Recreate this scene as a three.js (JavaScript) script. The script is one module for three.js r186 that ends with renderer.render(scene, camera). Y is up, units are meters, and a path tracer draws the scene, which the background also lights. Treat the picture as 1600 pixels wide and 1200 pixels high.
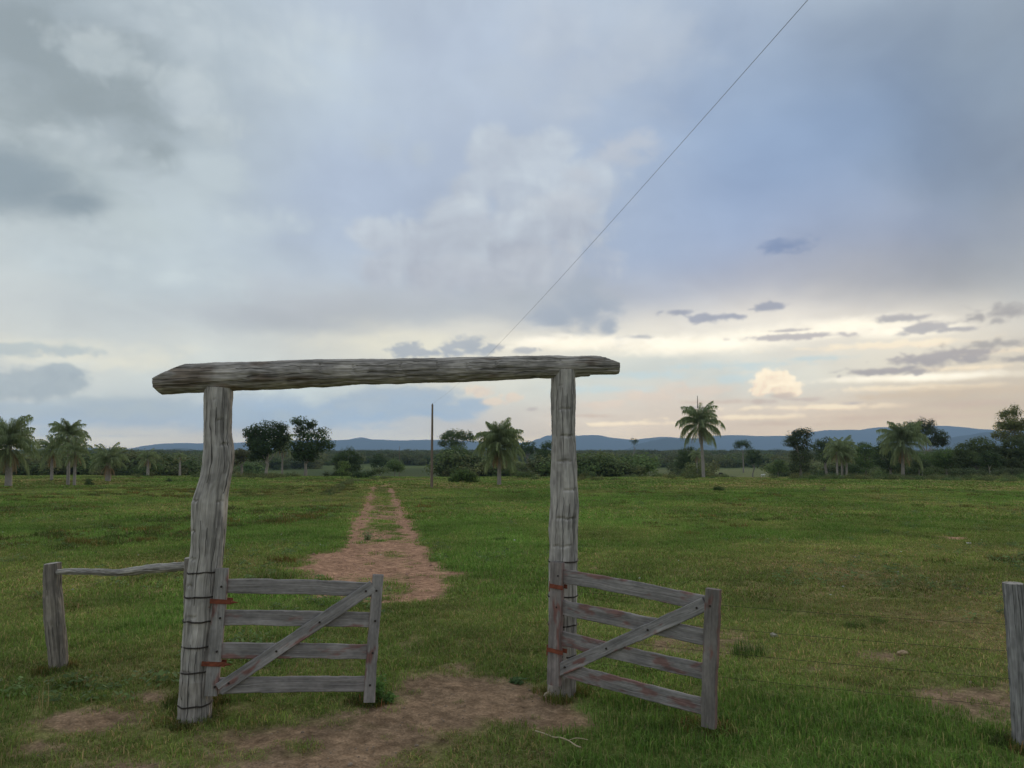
import * as THREE from 'three';
import { mergeGeometries } from 'three/addons/utils/BufferGeometryUtils.js';
import { MarchingCubes } from 'three/addons/objects/MarchingCubes.js';

// ------------------------------------------------------------------ camera
const F = 1200, CAMH = 2.4, PITCH = Math.atan(105 / 1200), CP = Math.cos(PITCH), SP = Math.sin(PITCH);
const scene = new THREE.Scene();
const camera = new THREE.PerspectiveCamera(53.13, 4 / 3, 0.1, 60000);
camera.position.set(0, CAMH, 0);
camera.rotation.set(PITCH, 0, 0);
const renderer = new THREE.WebGLRenderer({ antialias: true });
renderer.toneMapping = THREE.LinearToneMapping;
renderer.toneMappingExposure = 1.0;
renderer.shadowMap.enabled = true;

// ------------------------------------------------------------------ helpers: numbers
function mulberry(a) {
  return () => { a |= 0; a = (a + 0x6d2b79f5) | 0; let t = Math.imul(a ^ (a >>> 15), 1 | a); t = (t + Math.imul(t ^ (t >>> 7), 61 | t)) ^ t; return ((t ^ (t >>> 14)) >>> 0) / 4294967296; };
}
const clamp = (x, a = 0, b = 1) => (x < a ? a : x > b ? b : x);
const sstep = (a, b, x) => { const t = clamp((x - a) / (b - a)); return t * t * (3 - 2 * t); };
const mix = (a, b, t) => a + (b - a) * t;
const lin = (c) => { c /= 255; return c <= 0.04045 ? c / 12.92 : ((c + 0.055) / 1.055) ** 2.4; };
const RT = new Float32Array(65536); { const r = mulberry(7); for (let i = 0; i < 65536; i++) RT[i] = r(); }
const hsh = (x, y, z) => RT[(Math.imul(x, 73856093) ^ Math.imul(y, 19349663) ^ Math.imul(z, 83492791)) & 65535];
function n3(x, y, z) {
  const xi = Math.floor(x), yi = Math.floor(y), zi = Math.floor(z);
  let u = x - xi, v = y - yi, w = z - zi; u = u * u * (3 - 2 * u); v = v * v * (3 - 2 * v); w = w * w * (3 - 2 * w);
  const a = mix(mix(hsh(xi, yi, zi), hsh(xi + 1, yi, zi), u), mix(hsh(xi, yi + 1, zi), hsh(xi + 1, yi + 1, zi), u), v);
  const b = mix(mix(hsh(xi, yi, zi + 1), hsh(xi + 1, yi, zi + 1), u), mix(hsh(xi, yi + 1, zi + 1), hsh(xi + 1, yi + 1, zi + 1), u), v);
  return mix(a, b, w) * 2 - 1;
}
function n2(x, y) {
  const xi = Math.floor(x), yi = Math.floor(y);
  let u = x - xi, v = y - yi; u = u * u * (3 - 2 * u); v = v * v * (3 - 2 * v);
  return mix(mix(hsh(xi, yi, 11), hsh(xi + 1, yi, 11), u), mix(hsh(xi, yi + 1, 11), hsh(xi + 1, yi + 1, 11), u), v) * 2 - 1;
}
function fbm3(x, y, z, o) { let s = 0, a = 0.5; for (let i = 0; i < o; i++) { s += a * n3(x, y, z); x = x * 2.03 + 5.1; y = y * 2.03 + 1.7; z = z * 2.03 + 9.2; a *= 0.5; } return s; }
function fbm2(x, y, o) { let s = 0, a = 0.5; for (let i = 0; i < o; i++) { s += a * n2(x, y); x = x * 2.03 + 5.1; y = y * 2.03 + 1.7; a *= 0.5; } return s; }
// a direction seen in the photograph as (right, up, forward); the photograph is 1600 x 1200
const ray = (px, py) => { const dx = (px - 800) / F, dy = (600 - py) / F; return [dx, dy * CP + SP, CP - dy * SP]; };
const point = (px, py, d) => { const r = ray(px, py), s = d / r[2]; return new THREE.Vector3(r[0] * s, CAMH + r[1] * s, -d); };

// ------------------------------------------------------------------ sky (air and clouds, by azimuth and elevation)
const HAZE = 0.00009, INSC = [0.10, 0.20, 0.35];
const billow = (x, y, z, o) => { let s = 0, a = 0.55; for (let i = 0; i < o; i++) { s += a * (2.2 * Math.abs(n3(x, y, z)) - 0.62); x = x * 2.1 + 3.3; y = y * 2.1 + 8.1; z = z * 2.1 + 1.9; a *= 0.55; } return s; };
function makeSky() {
  const W = 4096, H = 2048, data = new Float32Array(W * H * 4), D = 180 / Math.PI;
  const ae = (px, py) => { const r = ray(px, py), l = Math.hypot(...r); return [Math.atan2(r[0], r[2]) * D, Math.asin(r[1] / l) * D]; };
  // broad colours of the air and the cloud layer: azimuth, elevation, sRGB
  const K = [];
  const P = (px, py, r, g, b) => K.push([...ae(px, py), lin(r), lin(g), lin(b)]);
  P(30, 30, 120, 135, 146); P(200, 90, 166, 180, 188); P(400, 100, 188, 202, 212); P(600, 90, 180, 194, 213); P(800, 90, 173, 187, 209); P(1000, 90, 165, 180, 202); P(1200, 100, 150, 170, 200); P(1400, 100, 128, 149, 176); P(1570, 60, 98, 115, 134);
  P(40, 240, 150, 165, 172); P(200, 250, 180, 194, 200); P(360, 260, 187, 201, 209); P(490, 270, 168, 184, 212); P(640, 300, 170, 186, 210); P(800, 260, 176, 189, 207); P(950, 240, 168, 184, 206); P(1100, 270, 142, 166, 202); P(1290, 230, 122, 151, 192); P(1480, 230, 114, 137, 168); P(1590, 240, 96, 112, 134);
  P(60, 400, 190, 205, 211); P(300, 400, 187, 202, 212); P(550, 420, 178, 190, 205); P(800, 400, 172, 185, 200); P(1000, 390, 160, 178, 207); P(1200, 390, 150, 165, 195); P(1400, 380, 144, 157, 184); P(1580, 380, 126, 138, 154);
  P(100, 490, 190, 201, 206); P(300, 490, 182, 193, 202); P(550, 490, 178, 187, 196); P(750, 480, 176, 184, 194); P(900, 470, 172, 181, 192); P(1050, 460, 180, 184, 196); P(1200, 445, 178, 180, 190); P(1400, 440, 170, 174, 184); P(1580, 440, 148, 153, 158);
  P(100, 550, 214, 219, 214); P(350, 545, 208, 214, 212); P(620, 540, 226, 223, 208); P(800, 535, 236, 230, 214); P(1000, 535, 246, 238, 220); P(1150, 510, 238, 232, 220); P(1330, 508, 262, 252, 234); P(1430, 515, 240, 232, 220); P(1560, 520, 205, 200, 188);
  P(80, 600, 206, 213, 211); P(300, 605, 200, 210, 210); P(500, 605, 190, 206, 213); P(760, 590, 214, 214, 206); P(950, 595, 194, 212, 214); P(1100, 590, 202, 210, 208); P(1250, 575, 206, 214, 212); P(1400, 560, 232, 224, 204); P(1560, 580, 222, 206, 182);
  P(80, 655, 150, 172, 192); P(300, 655, 150, 175, 200); P(550, 655, 156, 180, 204); P(700, 655, 176, 186, 196); P(850, 645, 210, 204, 197); P(1000, 640, 214, 202, 192); P(1200, 640, 214, 200, 188); P(1400, 640, 208, 192, 178); P(1570, 640, 186, 174, 158);
  P(80, 688, 196, 196, 195); P(300, 685, 198, 195, 192); P(600, 680, 188, 188, 190); P(850, 675, 204, 196, 190); P(1100, 675, 208, 195, 186); P(1400, 665, 204, 190, 178); P(1580, 665, 188, 174, 160);
  // the rest of the dome goes on as broken cloud with grey-blue air between
  const R = (az, el, r, g, b) => K.push([az, el, lin(r), lin(g), lin(b)]);
  for (const s of [-1, 1]) for (const az of [58, 90, 125, 160]) { R(s * az, 4, 200, 200, 198); R(s * az, 12, s < 0 ? 200 : 188, s < 0 ? 209 : 194, s < 0 ? 214 : 202); R(s * az, 28, 190, 203, 214); R(s * az, 50, 200, 211, 223); R(s * az, 75, 205, 215, 226); }
  for (const az of [-25, 0, 25]) { R(az, 48, 186, 199, 214); R(az, 70, 204, 214, 225); }
  const CW = 720, CH = 181, C = new Float32Array(CW * CH * 3);
  for (let j = 0; j < CH; j++) for (let i = 0; i < CW; i++) {
    const az = i / CW * 360 - 180, el = j / (CH - 1) * 90, ce = Math.cos(el / D);
    let w = 1e-9, r = 0, g = 0, b = 0;
    for (const k of K) {
      let da = Math.abs(az - k[0]); if (da > 180) da = 360 - da; da *= Math.max(0.2, ce);
      const de = el - k[1], out = Math.abs(k[0]) > 45 || k[1] > 42, sa = out ? 19 : 5.6, se = out ? 9 : k[1] < 14 ? 1.35 : 3.3;
      const q = Math.exp(-0.5 * ((da / sa) ** 2 + (de / se) ** 2)) + 1e-6 / (1 + da * da + de * de);
      w += q; r += q * k[2]; g += q * k[3]; b += q * k[4];
    }
    const o = (j * CW + i) * 3; C[o] = r / w; C[o + 1] = g / w; C[o + 2] = b / w;
  }
  const base = (az, el, out) => {
    let x = (az + 180) / 360 * CW, y = clamp(el, 0, 89.99) / 90 * (CH - 1); const xi = Math.floor(x), yi = Math.floor(y), u = x - xi, v = y - yi;
    const a = (yi * CW + ((xi % CW) + CW) % CW) * 3, b = (yi * CW + ((xi + 1) % CW + CW) % CW) * 3, up = CW * 3;
    for (let c = 0; c < 3; c++) out[c] = mix(mix(C[a + c], C[b + c], u), mix(C[a + up + c], C[b + up + c], u), v);
  };
  // single clouds: ellipses (in photo units), colour at the top and at the base, edge softness, raggedness, strength
  const clouds = [];
  const cl = (ell, top, bot, soft, rag, str, puff) => {
    const e = ell.map(([x, y, rx, ry]) => { const [a, el] = ae(x, y); return [a, el, rx / 20.5, ry / 20.5]; });
    let x0 = 1e9, x1 = -1e9, y0 = 1e9, y1 = -1e9;
    for (const q of e) { x0 = Math.min(x0, q[0] - q[2] * 1.7); x1 = Math.max(x1, q[0] + q[2] * 1.7); y0 = Math.min(y0, q[1] - q[3] * 1.7); y1 = Math.max(y1, q[1] + q[3] * 1.7); }
    let ry = 0; for (const q of e) ry += q[3] / e.length; clouds.push({ puff, e, fr: clamp(40 / ry, 14, 75), top: top.map(lin), bot: bot.map(lin), soft, rag, str, x0, x1, y0, y1 });
  };
  cl([[40, 70, 150, 110], [120, 170, 110, 80], [215, 190, 80, 80], [250, 240, 45, 50]], [140, 153, 160], [136, 150, 158], 0.95, 0.8, 0.62);
  cl([[150, 90, 60, 30], [90, 210, 80, 20], [260, 130, 70, 26], [180, 240, 60, 22], [330, 210, 60, 30]], [196, 207, 212], [176, 189, 197], 0.8, 0.9, 0.6, 1);
  cl([[30, 285, 130, 52], [110, 315, 70, 28]], [138, 154, 166], [132, 149, 162], 0.8, 0.5, 0.85);
  cl([[330, 275, 70, 40], [280, 300, 90, 45]], [193, 206, 213], [188, 201, 209], 0.7, 0.6, 0.7);
  cl([[600, 235, 62, 36], [650, 240, 30, 24]], [183, 196, 209], [178, 190, 204], 0.9, 0.7, 0.7);
  cl([[765, 250, 58, 46], [738, 290, 48, 40], [820, 290, 100, 60], [900, 290, 90, 50], [850, 240, 60, 34]], [202, 212, 220], [176, 185, 199], 0.32, 0.6, 0.7, 1);
  cl([[590, 368, 50, 32], [650, 372, 70, 40], [720, 350, 80, 50], [780, 380, 120, 60], [870, 350, 90, 50], [690, 410, 140, 40]], [200, 210, 219], [174, 181, 194], 0.3, 0.55, 0.8, 1);
  cl([[880, 320, 60, 26], [860, 410, 90, 36], [760, 430, 160, 30]], [192, 199, 209], [174, 181, 194], 0.6, 0.6, 0.6, 1);
  cl([[860, 70, 80, 70], [930, 110, 110, 60], [1010, 60, 100, 50], [900, 170, 70, 40]], [192, 202, 214], [172, 184, 202], 0.7, 0.7, 0.6, 1);
  cl([[330, 60, 150, 50], [430, 130, 120, 50], [300, 160, 80, 50], [520, 60, 120, 40]], [202, 213, 219], [182, 195, 206], 0.8, 0.7, 0.6, 1);
  cl([[150, 400, 140, 40], [260, 440, 120, 30], [400, 350, 90, 30]], [202, 214, 219], [186, 199, 208], 0.9, 0.7, 0.6, 1);
  cl([[960, 245, 75, 36], [905, 275, 60, 30], [1000, 220, 40, 22]], [190, 197, 208], [182, 190, 202], 0.7, 0.75, 0.75);
  cl([[900, 130, 190, 90], [1000, 80, 170, 80]], [182, 194, 208], [176, 188, 204], 1.0, 0.8, 0.55);
  cl([[600, 480, 260, 46], [820, 470, 180, 46], [450, 500, 200, 30]], [182, 189, 199], [172, 181, 190], 0.8, 0.5, 0.7);
  cl([[915, 485, 56, 48], [870, 500, 60, 30], [950, 510, 28, 30], [965, 532, 14, 14]], [166, 177, 192], [152, 166, 184], 0.6, 0.75, 0.85);
  cl([[1330, 508, 130, 15], [1240, 520, 170, 16], [1430, 590, 160, 8], [1080, 538, 190, 20], [900, 536, 160, 16], [1420, 516, 90, 12]], [266, 260, 244], [258, 250, 230], 0.8, 0.3, 0.95);
  cl([[640, 540, 180, 22], [100, 552, 220, 24]], [230, 228, 212], [224, 224, 212], 0.9, 0.45, 0.7);
  cl([[1440, 606, 130, 5], [1290, 636, 150, 5], [1500, 575, 90, 5], [1160, 652, 140, 5], [1380, 540, 150, 6], [1560, 548, 90, 5], [1000, 662, 120, 4]], [254, 240, 214], [250, 232, 206], 0.8, 0.9, 0.7);
  cl([[1380, 652, 150, 6], [1120, 628, 90, 4], [1500, 632, 110, 6], [930, 650, 70, 4], [1250, 662, 120, 4]], [196, 180, 172], [192, 176, 170], 0.9, 0.9, 0.6);
  cl([[990, 586, 110, 8], [1150, 571, 120, 8], [1270, 560, 70, 5], [930, 608, 80, 9], [1150, 592, 50, 8]], [196, 214, 220], [190, 210, 216], 0.9, 0.8, 0.75);
  cl([[1000, 526, 24, 4]], [172, 178, 188], [168, 174, 184], 0.7, 0.8, 0.8);
  cl([[1225, 384, 48, 13]], [128, 147, 181], [122, 141, 176], 0.7, 0.8, 0.85);
  cl([[1060, 487, 30, 6], [1110, 496, 44, 9], [1140, 494, 20, 6]], [160, 166, 182], [152, 160, 178], 0.5, 0.9, 0.9);
  cl([[1203, 478, 30, 8]], [160, 166, 182], [152, 160, 178], 0.5, 0.9, 0.9);
  cl([[1215, 527, 60, 5], [1275, 524, 70, 5], [1235, 516, 40, 3]], [186, 184, 188], [180, 178, 184], 0.5, 0.9, 0.9);
  cl([[1400, 498, 36, 6], [1445, 512, 50, 7], [1490, 514, 30, 4]], [176, 175, 180], [166, 168, 176], 0.5, 0.9, 0.9);
  cl([[1385, 580, 62, 7], [1460, 562, 66, 12], [1510, 550, 60, 5], [1420, 576, 20, 8]], [168, 166, 172], [158, 158, 166], 0.45, 0.9, 0.9);
  cl([[1575, 488, 50, 12], [1560, 537, 56, 8], [1610, 560, 60, 5]], [160, 160, 164], [154, 154, 160], 0.6, 0.9, 0.8);
  cl([[1500, 610, 120, 9], [1400, 618, 80, 6]], [206, 192, 176], [200, 186, 172], 0.8, 0.9, 0.7);
  cl([[1200, 600, 22, 17], [1216, 596, 17, 14], [1228, 608, 22, 12], [1188, 610, 14, 10], [1207, 590, 10, 8], [1240, 613, 14, 7]], [255, 242, 218], [226, 210, 194], 0.16, 0.6, 1, 1);
  cl([[1222, 619, 24, 5], [1196, 627, 30, 5], [1250, 624, 40, 4]], [196, 185, 180], [186, 176, 174], 0.7, 0.9, 0.8);
  cl([[632, 546, 28, 13], [660, 552, 30, 9]], [170, 179, 190], [162, 173, 186], 0.35, 0.8, 0.9);
  cl([[735, 541, 36, 16], [705, 550, 30, 9], [760, 546, 20, 12]], [170, 179, 190], [160, 171, 185], 0.35, 0.8, 0.9);
  cl([[822, 548, 24, 6], [780, 543, 10, 6]], [176, 182, 190], [170, 176, 186], 0.4, 0.9, 0.8);
  cl([[640, 626, 110, 26], [735, 632, 38, 17], [560, 640, 120, 30], [430, 640, 120, 26], [690, 642, 80, 18]], [168, 184, 199], [148, 176, 205], 0.35, 0.55, 0.9);
  cl([[60, 650, 160, 24], [220, 645, 140, 24], [360, 650, 130, 22]], [166, 183, 196], [146, 172, 200], 0.4, 0.6, 0.8);
  cl([[750, 612, 20, 12], [800, 622, 22, 10], [775, 628, 26, 8]], [224, 212, 198], [212, 202, 194], 0.3, 0.7, 0.9, 1);
  cl([[92, 582, 32, 13], [70, 600, 56, 20], [30, 606, 50, 22]], [168, 182, 192], [152, 168, 182], 0.35, 0.6, 0.9, 1);
  cl([[90, 547, 60, 10], [20, 545, 60, 12]], [178, 192, 199], [172, 186, 195], 0.6, 0.8, 0.8);
  cl([[1080, 610, 70, 14], [1020, 620, 80, 14], [940, 632, 50, 10]], [222, 208, 196], [210, 198, 190], 0.7, 0.8, 0.7);
  cl([[830, 640, 14, 4], [1085, 637, 24, 4], [1330, 630, 16, 3]], [182, 178, 180], [176, 172, 176], 0.5, 0.9, 0.8);
  const c = [0, 0, 0];
  for (let j = H / 2; j < H; j++) {
    const el = ((j + 0.5) / H - 0.5) * 180, sy = Math.sin(el / D), cy = Math.cos(el / D);
    for (let i = 0; i < W; i++) {
      const ph = ((i + 0.5) / W - 0.5) * 2 * Math.PI, x = Math.cos(ph) * cy, z = Math.sin(ph) * cy;
      const az = Math.atan2(x, -z) * D, front = Math.abs(az) < 48 && el < 50;
      // warp: bands near the horizon are stretched along it
      const yy = sy + 0.34 * (1 - Math.exp(-el / 9));
      const nx = x * 5, ny = yy * 5, nz = z * 5;
      const w1 = fbm3(nx, ny, nz, front ? 4 : 3), w2 = fbm3(nx + 31, ny + 7, nz + 3, front ? 4 : 3);
      base(az + w1 * (3 + el * 0.16), el + w2 * (0.9 + el * 0.12), c);
      const det = fbm3(nx * 2.1 + 9 + w2, ny * 2.6 + w1, nz * 2.1, front ? 6 : 3) + (front ? 0.18 * billow(nx * 1.6, ny * 2.2, nz * 1.6, 5) : 0), big = fbm3(x * 2.2 + 4, sy * 3.4, z * 2.2, 3);
      const m = front ? 1 + det * 0.15 : 1 + det * 0.14 + (Math.abs(az) > 45 || el > 45 ? big * 0.5 : 0);
      c[0] *= m; c[1] *= m * (1 - det * 0.004); c[2] *= m * (1 - det * 0.03);
      if (front) {
        let rg = 0;
        for (const q of clouds) {
          if (az < q.x0 || az > q.x1 || el < q.y0 || el > q.y1) continue;
          const q5 = q.fr; let relief = 0; if (q.puff) { const w = 0.2 * n3(x * q5 + 7, sy * q5, z * q5), k = q5 * 0.62, X = x * k + w, Y = sy * k * 1.25 + w, Z = z * k; rg = billow(X, Y, Z, 6) * 0.85 + 0.5 * fbm3(X * 2.2, Y * 2.2, Z * 2.2, 5); relief = (billow(X, Y, Z, 4) - billow(X + 0.14, Y - 0.18, Z, 4)) * 0.55 + 0.35 * fbm3(X * 1.4 + 5, Y * 1.4, Z * 1.4, 4); } else { const wx = 0.5 * n3(x * q5 * 1.7 + 40, sy * q5 * 2.4, z * q5 * 1.7); rg = fbm3(x * q5 * 0.8 + wx, sy * q5 * 2 + wx, z * q5 * 0.8, 6) * 1.15 + 0.16 * fbm3(x * 230, sy * 420, z * 230, 2); }
          let f = -1, hh = 0, ws = 0;
          for (const e of q.e) { const a = (az - e[0]) / e[2], b = (el - e[1]) / e[3], v = 1 - Math.sqrt(a * a + b * b); if (v > f) f = v; const g = Math.exp(v * 4); ws += g; hh += g * b; }
          f += rg * q.rag;
          const al = q.str * sstep(-0.12, q.soft + 0.1, f); if (al <= 0) continue;
          const t = clamp(0.5 + 0.42 * (hh / ws) + (q.puff ? relief : rg * 0.5)), d = 1 + det * 0.06;
          for (let k = 0; k < 3; k++) c[k] = mix(c[k], mix(q.bot[k], q.top[k], t) * d, al);
        }
      }
      // what lies behind the haze of the lowest air is brighter than what is left of it here
      { const path = Math.min(490 / sy, 23000 / Math.max(0.02, Math.abs(x)), (z < 0 ? 26300 : 1900) / Math.max(0.02, Math.abs(z))), T = Math.exp(-HAZE * path); for (let k = 0; k < 3; k++) c[k] = Math.max(0.05, (c[k] - INSC[k] * (1 - T)) / T); }
      const o = (j * W + i) * 4; data[o] = c[0]; data[o + 1] = c[1]; data[o + 2] = c[2]; data[o + 3] = 1;
    }
  }
  for (let j = 0; j < H / 2; j++) for (let i = 0; i < W; i++) { const o = (j * W + i) * 4; data[o] = 0.10; data[o + 1] = 0.11; data[o + 2] = 0.09; data[o + 3] = 1; }
  const t = new THREE.DataTexture(data, W, H, THREE.RGBAFormat, THREE.FloatType);
  t.mapping = THREE.EquirectangularReflectionMapping; t.magFilter = t.minFilter = THREE.LinearFilter; t.needsUpdate = true;
  return t;
}
scene.background = makeSky();
scene.environment = scene.background;

// ------------------------------------------------------------------ sun: low, behind thin cloud, ahead to the right
const sun = new THREE.DirectionalLight(0xffe6c4, 1.4);
{ const r = ray(1330, 505), l = Math.hypot(...r); sun.position.set(r[0] / l * 300, r[1] / l * 300, -r[2] / l * 300); }
sun.castShadow = true; sun.shadow.radius = 22; sun.shadow.mapSize.set(2048, 2048);
Object.assign(sun.shadow.camera, { left: -60, right: 60, top: 60, bottom: -60, near: 1, far: 600 });
scene.add(sun, sun.target);
scene.fog = new THREE.FogExp2(new THREE.Color().setRGB(0.46, 0.69, 1.0), HAZE);

// ------------------------------------------------------------------ helpers: naming
const used = {};
const numbered = (n) => { const k = used[n] = (used[n] ?? -1) + 1; return k ? `${n}_${String(k).padStart(3, '0')}` : n; };
function tag(o, label, category, group, kind) {
  o.userData.label = label; if (category) o.userData.category = category; if (group) o.userData.group = group; if (kind) o.userData.kind = kind; return o;
}
function thing(name, label, category, pos = [0, 0, 0], group) {
  const o = new THREE.Group(); o.name = numbered(name); o.position.set(...pos); scene.add(o); return tag(o, label, category, group);
}
function part(name, geo, mat, parent) {
  const m = new THREE.Mesh(geo, mat); m.name = parent === scene ? numbered(name) : name; m.castShadow = m.receiveShadow = true; parent.add(m); return m;
}
class Geo {      // collects triangles with colour and uv
  constructor() { this.p = []; this.c = []; this.i = []; this.u = []; }
  v(x, y, z, c, u = 0, w = 0) { this.p.push(x, y, z); this.c.push(c[0], c[1], c[2]); this.u.push(u, w); return this.p.length / 3 - 1; }
  t(a, b, c) { this.i.push(a, b, c); }
  q(a, b, c, d) { this.i.push(a, b, c, a, c, d); }
  build() {
    const g = new THREE.BufferGeometry();
    g.setAttribute('position', new THREE.Float32BufferAttribute(this.p, 3)); g.setAttribute('color', new THREE.Float32BufferAttribute(this.c, 3)); g.setAttribute('uv', new THREE.Float32BufferAttribute(this.u, 2));
    g.setIndex(this.i); g.computeVertexNormals(); return g;
  }
}

// ------------------------------------------------------------------ terrain
const PLAIN = -9.5;
function ground0(x, d) {                                   // the broad shape
  const cr = 158 + 14 * n2(x * 0.012 + 3, 1.5) + (x < -20 ? sstep(20, 90, -x) * 16 : 0);
  let h = d > 10 ? -0.02 * (Math.min(d, cr) - 10) : 0;
  if (d > cr) { const t = sstep(cr - 6, cr + 170, d); h = mix(h - 0.02 * Math.min(d - cr, 40) * (1 - t), PLAIN, t); }
  if (d > 900) h += 6 * fbm2(x * 0.0008, d * 0.0008, 2) * sstep(900, 2500, d);
  return h;
}
function ground(x, z) {
  const d = -z; let h = ground0(x, d);
  h += 0.05 * fbm2(x * 0.45, z * 0.45, 3) + (d < 40 ? 0.018 * n2(x * 3.1, z * 3.1) : 0) + 0.22 * n2(x * 0.06, z * 0.06) * sstep(20, 60, d);
  if (d > 0 && d < 170) { const tx = trackX(d); h -= 0.05 * Math.exp(-(((x - tx) / 1.6) ** 2)) * sstep(8, 14, d); }
  return h;
}
const gp = (px, py) => {                                   // ground point under a direction, broad shape only
  const r = ray(px, py); let lo = 1, hi = 170;
  const f = (d) => CAMH + r[1] * d / r[2] - ground0(r[0] * d / r[2], d);
  if (f(hi) > 0) return [r[0] * 170 / r[2], 170];
  for (let k = 0; k < 50; k++) { const m = (lo + hi) / 2; if (f(m) > 0) lo = m; else hi = m; }
  return [r[0] * lo / r[2], lo];
};
const lineAt = (pts, d) => { for (let i = 1; i < pts.length; i++) if (d <= pts[i][1] || i === pts.length - 1) { const a = pts[i - 1], b = pts[i]; return mix(a[0], b[0], clamp((d - a[1]) / (b[1] - a[1]), -0.3, 1.6)); } };
const RUTL = [[520, 900], [548, 850], [562, 812], [574, 785], [581, 768], [585, 756]].map((p) => gp(...p));
const RUTR = [[660, 895], [645, 850], [632, 812], [621, 785], [612, 768], [605, 756]].map((p) => gp(...p));
const trackX = (d) => (lineAt(RUTL, d) + lineAt(RUTR, d)) / 2;
// bare earth: ellipses on the ground [x, d, half width, half depth, strength]
const bare = [
  [700, 1075, 105, 34, 1], [790, 1098, 110, 36, 1], [650, 1118, 150, 34, 1], [560, 1152, 170, 36, 0.95], [410, 1158, 130, 40, 0.85], [490, 1195, 190, 44, 0.9], [865, 1122, 60, 26, 0.9], [720, 1042, 56, 12, 0.7],
  [140, 1125, 90, 22, 0.95], [235, 1090, 60, 14, 0.9], [60, 1170, 70, 18, 0.62], [210, 1195, 100, 22, 0.7], [330, 1155, 60, 16, 0.75], [380, 1105, 90, 10, 0.5], [870, 1180, 70, 16, 0.55], [770, 1190, 60, 24, 0.45],
  [560, 884, 88, 18, 1.15], [545, 868, 60, 14, 1.15], [655, 884, 48, 14, 0.9], [600, 852, 66, 12, 1], [585, 836, 46, 10, 0.95], [640, 862, 30, 20, 0.8], [545, 906, 66, 12, 0.75], [480, 897, 50, 8, 0.6], [700, 894, 46, 6, 0.7], [760, 905, 50, 4, 0.6], [815, 915, 34, 3, 0.5], [610, 905, 40, 10, 0.4],
  [300, 1124, 34, 9, 0.85], [880, 1086, 30, 8, 0.9], [88, 1050, 18, 5, 0.6], [640, 1000, 46, 40, 0.5], [640, 940, 50, 30, 0.45], [606, 759, 9, 2.5, 1.0], [583, 763, 6, 9, 0.8], [1495, 840, 34, 5, 0.8], [245, 922, 60, 9, 0.65], [195, 945, 50, 6, 0.5], [1380, 1025, 60, 14, 0.55], [1285, 1045, 60, 12, 0.42], [1530, 1052, 50, 12, 0.45], [1420, 965, 60, 5, 0.4],
  [1150, 806, 36, 3, 0.6], [790, 782, 30, 2, 0.65], [1560, 764, 60, 3, 0.75], [470, 754, 70, 1.4, 0.9], [1010, 746, 70, 1.6, 0.55], [640, 987, 34, 10, 0.45], [670, 935, 30, 8, 0.4], [900, 825, 60, 5, 0.3], [1130, 990, 40, 8, 0.4], [1280, 885, 40, 6, 0.35], [1430, 805, 50, 3, 0.45], [680, 760, 60, 7, 0.5],
].map(([px, py, rx, ry, s]) => { const a = gp(px, py), b = gp(px + rx, py), c = gp(px, py - ry), e = gp(px, Math.min(py + ry, 1500)); return [a[0], a[1], Math.abs(b[0] - a[0]), Math.max(0.15, (c[1] - e[1]) / 2), s]; });
function dirt(x, z) {
  const d = -z; let f = 0;
  if (d > 3 && d < 175) {
    for (const b of bare) { const a = (x - b[0]) / b[2], c = (d - b[1]) / b[3], q = a * a + c * c; if (q < 5) f = Math.max(f, b[4] * Math.exp(-q * 0.75)); }
    if (d > 13) { const wl = mix(0.42, 0.62, clamp(d / 100)) * (0.85 + 0.5 * n2(d * 0.35, x > trackX(d) ? 3 : 9)); const pl = Math.exp(-(((x - lineAt(RUTL, d)) / wl) ** 2)), pr = Math.exp(-(((x - lineAt(RUTR, d)) / wl) ** 2)); f = Math.max(f, 0.95 * pl, 0.95 * pr, 0.6 * Math.exp(-(((x - trackX(d)) / 1.8) ** 4)) * sstep(110, 30, d)); }
  }
  if (d < 60) f = Math.max(f, 0.62 * sstep(0.16, 0.42, fbm2(x * 0.42 + 20, z * 0.5, 3)) * (x > 1.2 && d < 17 ? 1 : 0.55));
  return clamp(sstep(0.3, 0.78, f + 0.24 * fbm2(x * 1.7, z * 1.7, 4) + 0.12 * n2(x * 9, z * 9)));
}
const dryness = (x, z) => clamp(0.30 + 1.0 * fbm2(x * 0.11 + 9, z * 0.07, 3) + 0.5 * fbm2(x * 0.6, z * 0.45 + 5, 3) + (x > 1.5 && -z > 7.4 && -z < 12 ? 0.22 : 0) - (x < -2.5 && -z < 14 ? 0.18 : 0) - (x > 0.3 && -z < 7.6 ? 0.4 : 0) + (-z > 110 ? 0.12 : 0) + (x < 0.6 && -z < 7.6 ? 0.26 : 0));
const reddish = (x, z) => sstep(9, 13, -z);
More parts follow.
